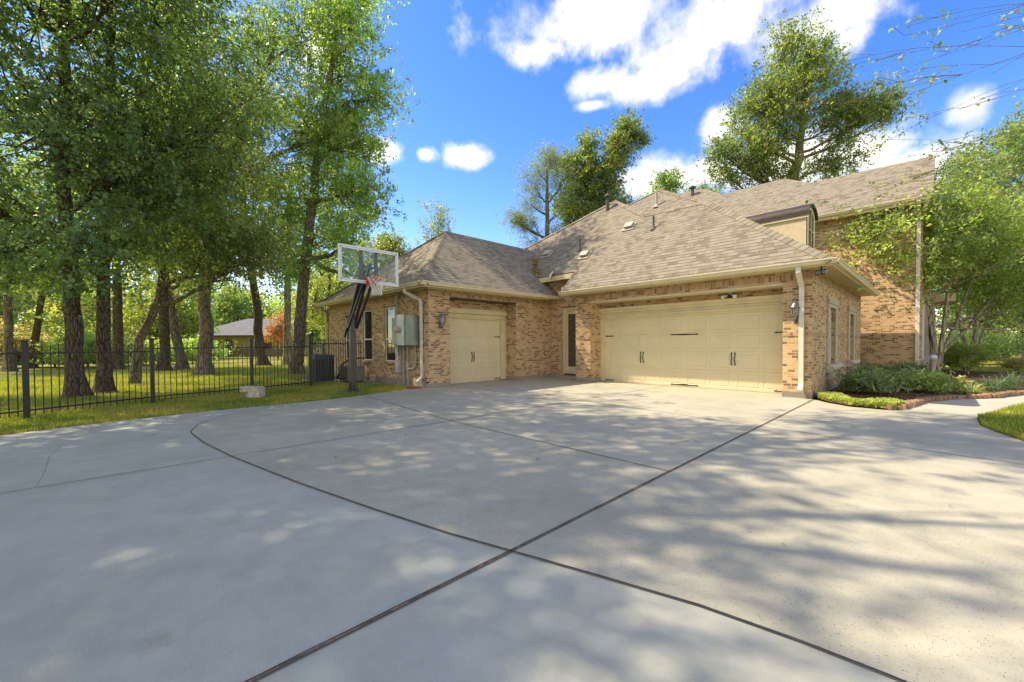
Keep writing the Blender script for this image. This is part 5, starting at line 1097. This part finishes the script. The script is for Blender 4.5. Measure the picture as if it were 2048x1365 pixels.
def blades(name, label, cat, base, n, L, spread, cols, w=.016, seed=1, kind=None, group=None):
    rg = np.random.default_rng(seed); base = np.array([base[0], base[1], 0.02]); t = thing(name, base, label, cat, group) if label else None
    Q = []; Cc = []
    for i in range(n):
        a = rg.random()*2*PI; el_ = rg.uniform(.5, 1.45); l = L*rg.uniform(.6, 1.1); d = np.array([math.cos(a), math.sin(a), 0]); s = np.array([-d[1], d[0], 0]); p = base+d*rg.random()*spread; p[2] = .02
        prev = p; ww = w; cl = np.array(cols[rg.integers(len(cols))])*rg.uniform(.8, 1.2)
        for k in range(5):
            e2 = el_-k*.38; q = prev+(d*math.cos(e2)+Z3*math.sin(e2))*l/5; w2 = w*(1-(k+1)/5.3); Q.append([prev-s*ww, prev+s*ww, q+s*w2, q-s*w2]); Cc.append(cl); prev = q; ww = w2
    return quads_mesh('leaves', np.array(Q), np.array(Cc), 'blade', t, base)
gcol = [(.10, .15, .05), (.16, .20, .08), (.30, .30, .14), (.07, .11, .05)]
bcol = [(.06, .10, .06), (.09, .14, .08), (.13, .18, .11)]
LG = 'strappy clumps along the walk edge'
blades('strap_plant', 'variegated strap-leaf clump beside the walk edging, the brightest one', 'plant', (.62, 15.1), 110, .62, .10, [(.30, .34, .16), (.20, .27, .10), (.42, .42, .22)], .014, 121, group=LG)
blades('strap_plant', 'thin silvery grass clump left of the brightest strap-leaf clump', 'plant', (.12, 14.25), 120, .5, .10, [(.20, .24, .13), (.14, .19, .09)], .008, 122, group=LG)
for i, (x, y, lab) in enumerate([(1.2, 17.2, 'blue-green liriope clump behind the golden shrub'), (1.9, 17.9, 'blue-green liriope clump second from the walk'), (1.5, 18.8, 'blue-green liriope clump in the shade at the back'), (2.4, 19.3, 'blue-green liriope clump at the far end of the bed'), (.95, 16.4, 'blue-green liriope clump nearest the bright strap leaves')]):
    blades('liriope', lab, 'plant', (x, y), 170, .75, .22, bcol, .011, 130+i, group=LG)
t = thing('garden_globe', (-.08, 21.9, .1), 'pale blue-white garden globe on a pedestal behind the crape myrtle trunk', 'garden ornament')
MB().lathe((-.08, 21.9, .05), [(.16, 0), (.12, .08), (.06, .2), (.07, .5), (.12, .56)], 14).build('pedestal', 'cast_stone', t, smooth=True)
MB().lathe((-.08, 21.9, .62), [(.11*math.sin(a), .11-.11*math.cos(a)) for a in np.linspace(.15, PI-.02, 12)], 18).build('globe', 'blue_white', t, smooth=True)
# bright ground cover along the drive corner (uncountable)
rg = np.random.default_rng(8); pts = []
while len(pts) < 9000:
    x, y = rg.uniform(-2, -.3), rg.uniform(10.6, 12.6); lo = 10.64 if x > -1.2 else 10.66+(-1.2-x)*1.35
    if x < -1.95 or y < lo or y > lo+.55+.25*math.sin(x*7) or (x > -.55 and y < 10.75+(x+.55)*2): continue
    pts.append((x, y, .03+rg.random()**.6*.13))
pts = np.array(pts); quads_c = pick('cover', len(pts), rg)*(.6+.6*rg.random((len(pts), 1)))
tag(quads_mesh('ground_cover', leaf_quads(pts, np.full(len(pts), .038), rg, -.2, .6), quads_c, 'leaf', None, (0, 0, 0)), kind='stuff')

# --- right-hand lawn piece with raised edge
lr = [(.497, 10.1), (.487, 9.6), (.60, 9.06), (.81, 8.42), (1.21, 7.82), (2.2, 7.22), (5, 6.95), (12, 6.9), (12, 17), (4.4, 17.3), (2.5, 15.55), (1.37, 13.65), (.94, 12.2), (.645, 11.0), (.50, 10.6)]
me_ = MB(); me_.poly([(x, y, .035) for x, y in lr])
for i in range(len(lr)): a, b = lr[i], lr[(i+1) % len(lr)]; me_.poly([(a[0], a[1], .035), (a[0], a[1], -.01), (b[0], b[1], -.01), (b[0], b[1], .035)])
tag(me_.build('side_lawn', 'lawn'), kind='structure')
lb = [(2.65, 18.25), (4.2, 19.45), (9, 20.6), (9, 30), (2.9, 22)]

# --- grass blades (near lawn strips)
def inpoly(x, y, poly):
    c_ = np.zeros(len(x), bool); n = len(poly)
    for i in range(n):
        (x1, y1), (x2, y2) = poly[i][:2], poly[(i+1) % n][:2]
        if y1 == y2: continue
        hit = ((y1 > y) != (y2 > y)) & (x < (x2-x1)*(y-y1)/(y2-y1)+x1); c_ ^= hit
    return c_
def grass(name, poly, n, z0, h, seed, cols):
    rg = np.random.default_rng(seed); P_ = np.array(poly); lo, hi = P_.min(0), P_.max(0)
    x = rg.uniform(lo[0], hi[0], n*2); y = rg.uniform(lo[1], hi[1], n*2); k = inpoly(x, y, poly); x, y = x[k][:n], y[k][:n]; m_ = len(x)
    bald = np.sin(x*1.7+1.3)*np.sin(y*2.3+.4)+.5*np.sin(x*5.1)*np.sin(y*4.3)+rg.normal(size=m_)*.35
    keep = bald < .95; x, y = x[keep], y[keep]; bald = bald[keep]; m_ = len(x)
    a = rg.random(m_)*2*PI; H_ = h*(.4+.8*rg.random(m_)); w = .004+.004*rg.random(m_); ln = rg.random(m_)*.6
    b = np.stack([x, y, np.full(m_, z0)], 1); s = np.stack([-np.sin(a), np.cos(a), np.zeros(m_)], 1)*w[:, None]; d = np.stack([np.cos(a)*ln, np.sin(a)*ln, np.ones(m_)], 1)*H_[:, None]
    V = np.stack([b-s, b+s, b+d+s*.25, b+d-s*.25], 1); cs = np.array(cols)
    t_ = np.clip(.5+bald*.35+rg.normal(size=m_)*.2, 0, .999); C_ = cs[(t_*len(cs)).astype(int)]*(.65+.6*rg.random((m_, 1)))
    return tag(quads_mesh(name, V, C_, 'blade', None, (0, 0, 0)), kind='stuff')
GC = [(.15, .22, .035), (.22, .28, .045), (.32, .345, .06), (.44, .39, .08), (.46, .35, .14)]
left_strip = [tuple(p) for p in edge]+[(-11.0, 6.6), (-12.5, 6.5), (-14, 5.6), (-17, 4.6), (-17.5, 1.5), (-14.5, -1.5), (-12.2, -3.2), (-9.0, -3.9)]
grass('grass_blades', left_strip, 150000, -.02, .07, 201, GC)
far_strip = [(-14.5, -1.5), (-17.5, 1.5), (-17, 4.6), (-20, 6.6), (-30, 9), (-34, 2), (-26, -4), (-17, -5)]
grass('far_grass_blades', far_strip, 110000, -.02, .09, 202, GC)
grass('side_grass_blades', [p for p in lr if p[0] < 6 or True][:6]+[(5, 7.0), (5, 16.9), (4.4, 17.2)]+lr[10:], 90000, .035, .05, 203, GC[:4])
# --- fallen leaves
def litter(name, P_, size, seed, cols):
    rg = np.random.default_rng(seed); n = len(P_); a = rg.random(n)*2*PI; t_ = np.stack([np.cos(a), np.sin(a), rg.normal(size=n)*.15], 1); b = np.stack([-np.sin(a), np.cos(a), rg.normal(size=n)*.15], 1); L = (size*(.5+.8*rg.random(n)))[:, None]
    V = np.stack([P_-t_*L*.5, P_+b*L*.3, P_+t_*L*.5+Z3*L*.2, P_-b*L*.3], 1); cs = np.array(cols)
    return tag(quads_mesh(name, V, cs[rg.integers(0, len(cs), n)]*(.6+.7*rg.random((n, 1))), 'leaf', None, (0, 0, 0)), kind='stuff')
rg = np.random.default_rng(77)
LC_ = [(.30, .16, .06), (.40, .26, .10), (.20, .10, .05), (.45, .34, .14), (.14, .08, .04)]
x = rg.uniform(-17, -9.5, 9000); y = rg.uniform(-4, 7, 9000); k = inpoly(x, y, left_strip); x, y = x[k], y[k]; x, y = x[:2600], y[:2600]
litter('fallen_leaves', np.stack([x, y, rg.uniform(.0, .04, len(x))], 1), .055, 78, LC_)
x = rg.uniform(-10.3, 1.8, 130); y = rg.uniform(1.2, 12., 130); k = inpoly(x, y, old); x, y = x[k], y[k]
litter('drive_leaves', np.stack([x, y, np.full(len(x), .022)], 1), .035, 79, [(.08, .05, .03), (.16, .09, .05), (.25, .15, .08)])
v = rg.random(260)[:, None]; a = np.array(plm(-10.90, 11.92)); b = A2; vp = a*(1-v*.62)+b*v*.62+rg.normal(size=(260, 3))*np.array([.10, .10, 0])+[0, 0, .05]; vp[:, 2] += np.abs(rg.normal(size=260))*.05
litter('roof_leaves', vp, .10, 80, LC_)
x = rg.uniform(-9.0, -1.6, 240); litter('gutter_leaves', np.stack([x, 11.13+rg.random(240)**2*.35, 3.16+rg.random(240)*.02], 1)+np.stack([np.zeros(240), np.zeros(240), np.zeros(240)], 1), .045, 82, LC_)
x = rg.uniform(-1.9, 1.6, 1500); y = rg.uniform(11.2, 20, 1500); k = inpoly(x, y, bed); litter('bed_leaves', np.stack([x[k], y[k], np.full(k.sum(), .045)], 1), .05, 81, LC_+[(.5, .46, .36)])

# ------------------------------------------------------------------ neighbour's house and yard things
nb = AT(500, 700, 58); nb[2] = 0
nh = thing('neighbour_house', nb, 'low yellow-brick house with pale metal roof across the lawn', 'house')
def nbx(a0, a1, d0, d1, z0, z1): 
    c_ = rel(nb, (a0+a1)/2, (d0+d1)/2, (z0+z1)/2); return c_, R3*(a1-a0)/2, F3*(d1-d0)/2, Z3*(z1-z0)/2
MB().obox(*nbx(-8.5, 8.6, 0, 10, 0, 2.9)).build('wall', 'brick_yellow', nh)
rf = MB(); a, b, c1, d1 = rel(nb, -9.2, -.7, 2.9), rel(nb, 9.3, -.7, 2.9), rel(nb, 9.3, 10.7, 2.9), rel(nb, -9.2, 10.7, 2.9); e1, e2 = rel(nb, -3.5, 5, 5.6), rel(nb, 3.6, 5, 5.6)
rf.poly([a, b, e2, e1]).poly([b, c1, e2]).poly([c1, d1, e1, e2]).poly([d1, a, e1]).poly([a, d1, c1, b]); rf.build('roof', 'metal_roof', nh)
MB().obox(*nbx(-9.25, 9.35, -.78, -.68, 2.72, 2.9)).build('fascia', 'dark_lead', nh)
for u in (-7.2, -3.0, 2.6, 5.6):
    w1 = MB().obox(*nbx(u-.5, u+.5, -.06, 0.02, .75, 2.3)).build('window', 'dark_lead', nh); MB().obox(*nbx(u-.42, u+.42, -.09, -.05, .83, 1.48)).obox(*nbx(u-.42, u+.42, -.09, -.05, 1.55, 2.22)).build('pane', 'window_glass', w1)
wf = thing('wooden_fence', rel(nb, 0, -3, 0), 'low weathered plank fence in front of the neighbouring house', 'fence')
pk = MB()
for k in range(110): u = -13+k*.2; pk.obox(*nbx(u, u+.185, -3.03, -3.0, 0, 1.0+.03*math.sin(k*1.7)))
pk.build('planks', 'old_wood', wf)
MB().obox(*nbx(-13, 9, -2.99, -2.95, .25, .32)).obox(*nbx(-13, 9, -2.99, -2.95, .75, .82)).build('rail', 'old_wood', wf)
tree('red_maple', 'small tree in rusty orange autumn leaf in front of the yellow house', 'tree', AT(556, 715, 44), [(0, 0, 0, 1), (0, 0, 2, .6), (0, 0, 4, .2)], .09, [(.3, 0, 3.4, 1.0, .9, 1.1, 1), (-.9, 0, 2.4, 1.0, .8, .6, .6), (.9, 0, 2.2, .8, .7, .6, .5), (.5, 0, 4.4, .6, .6, .7, .4)], 50, 6500, .13, 'rust', 'bark_grey', .28, 141)
lb_ = G(296, 727); t = thing('play_ladder', lb_, 'small pale wooden ladder frame on the far lawn', 'play equipment')
for s_ in (-.45, .45): MB().beam(lb_+R3*s_, lb_+R3*s_+Z3*1.9+F3*.3, .09, .09).build('post', 'stucco', t)
for k in range(4): MB().beam(lb_-R3*.45+Z3*(.35+.42*k)+F3*.06*k, lb_+R3*.45+Z3*(.35+.42*k)+F3*.06*k, .07, .09).build('rung', 'white_plastic', t)
sl_ = G(262, 730); t = thing('play_slide', sl_, 'curved pale blue plastic slide beside the small ladder on the far lawn', 'play equipment')
MB().tube([sl_+R3*-.9+Z3*.15, sl_+R3*-.3+Z3*.25, sl_+R3*.2+Z3*.7, sl_+R3*.6+Z3*1.5], [.22, .2, .2, .2], 10).build('chute', 'blue_white', t, smooth=True)
MB().beam(sl_+R3*.6, sl_+R3*.6+Z3*1.55, .08, .08).build('post', 'old_wood', t)
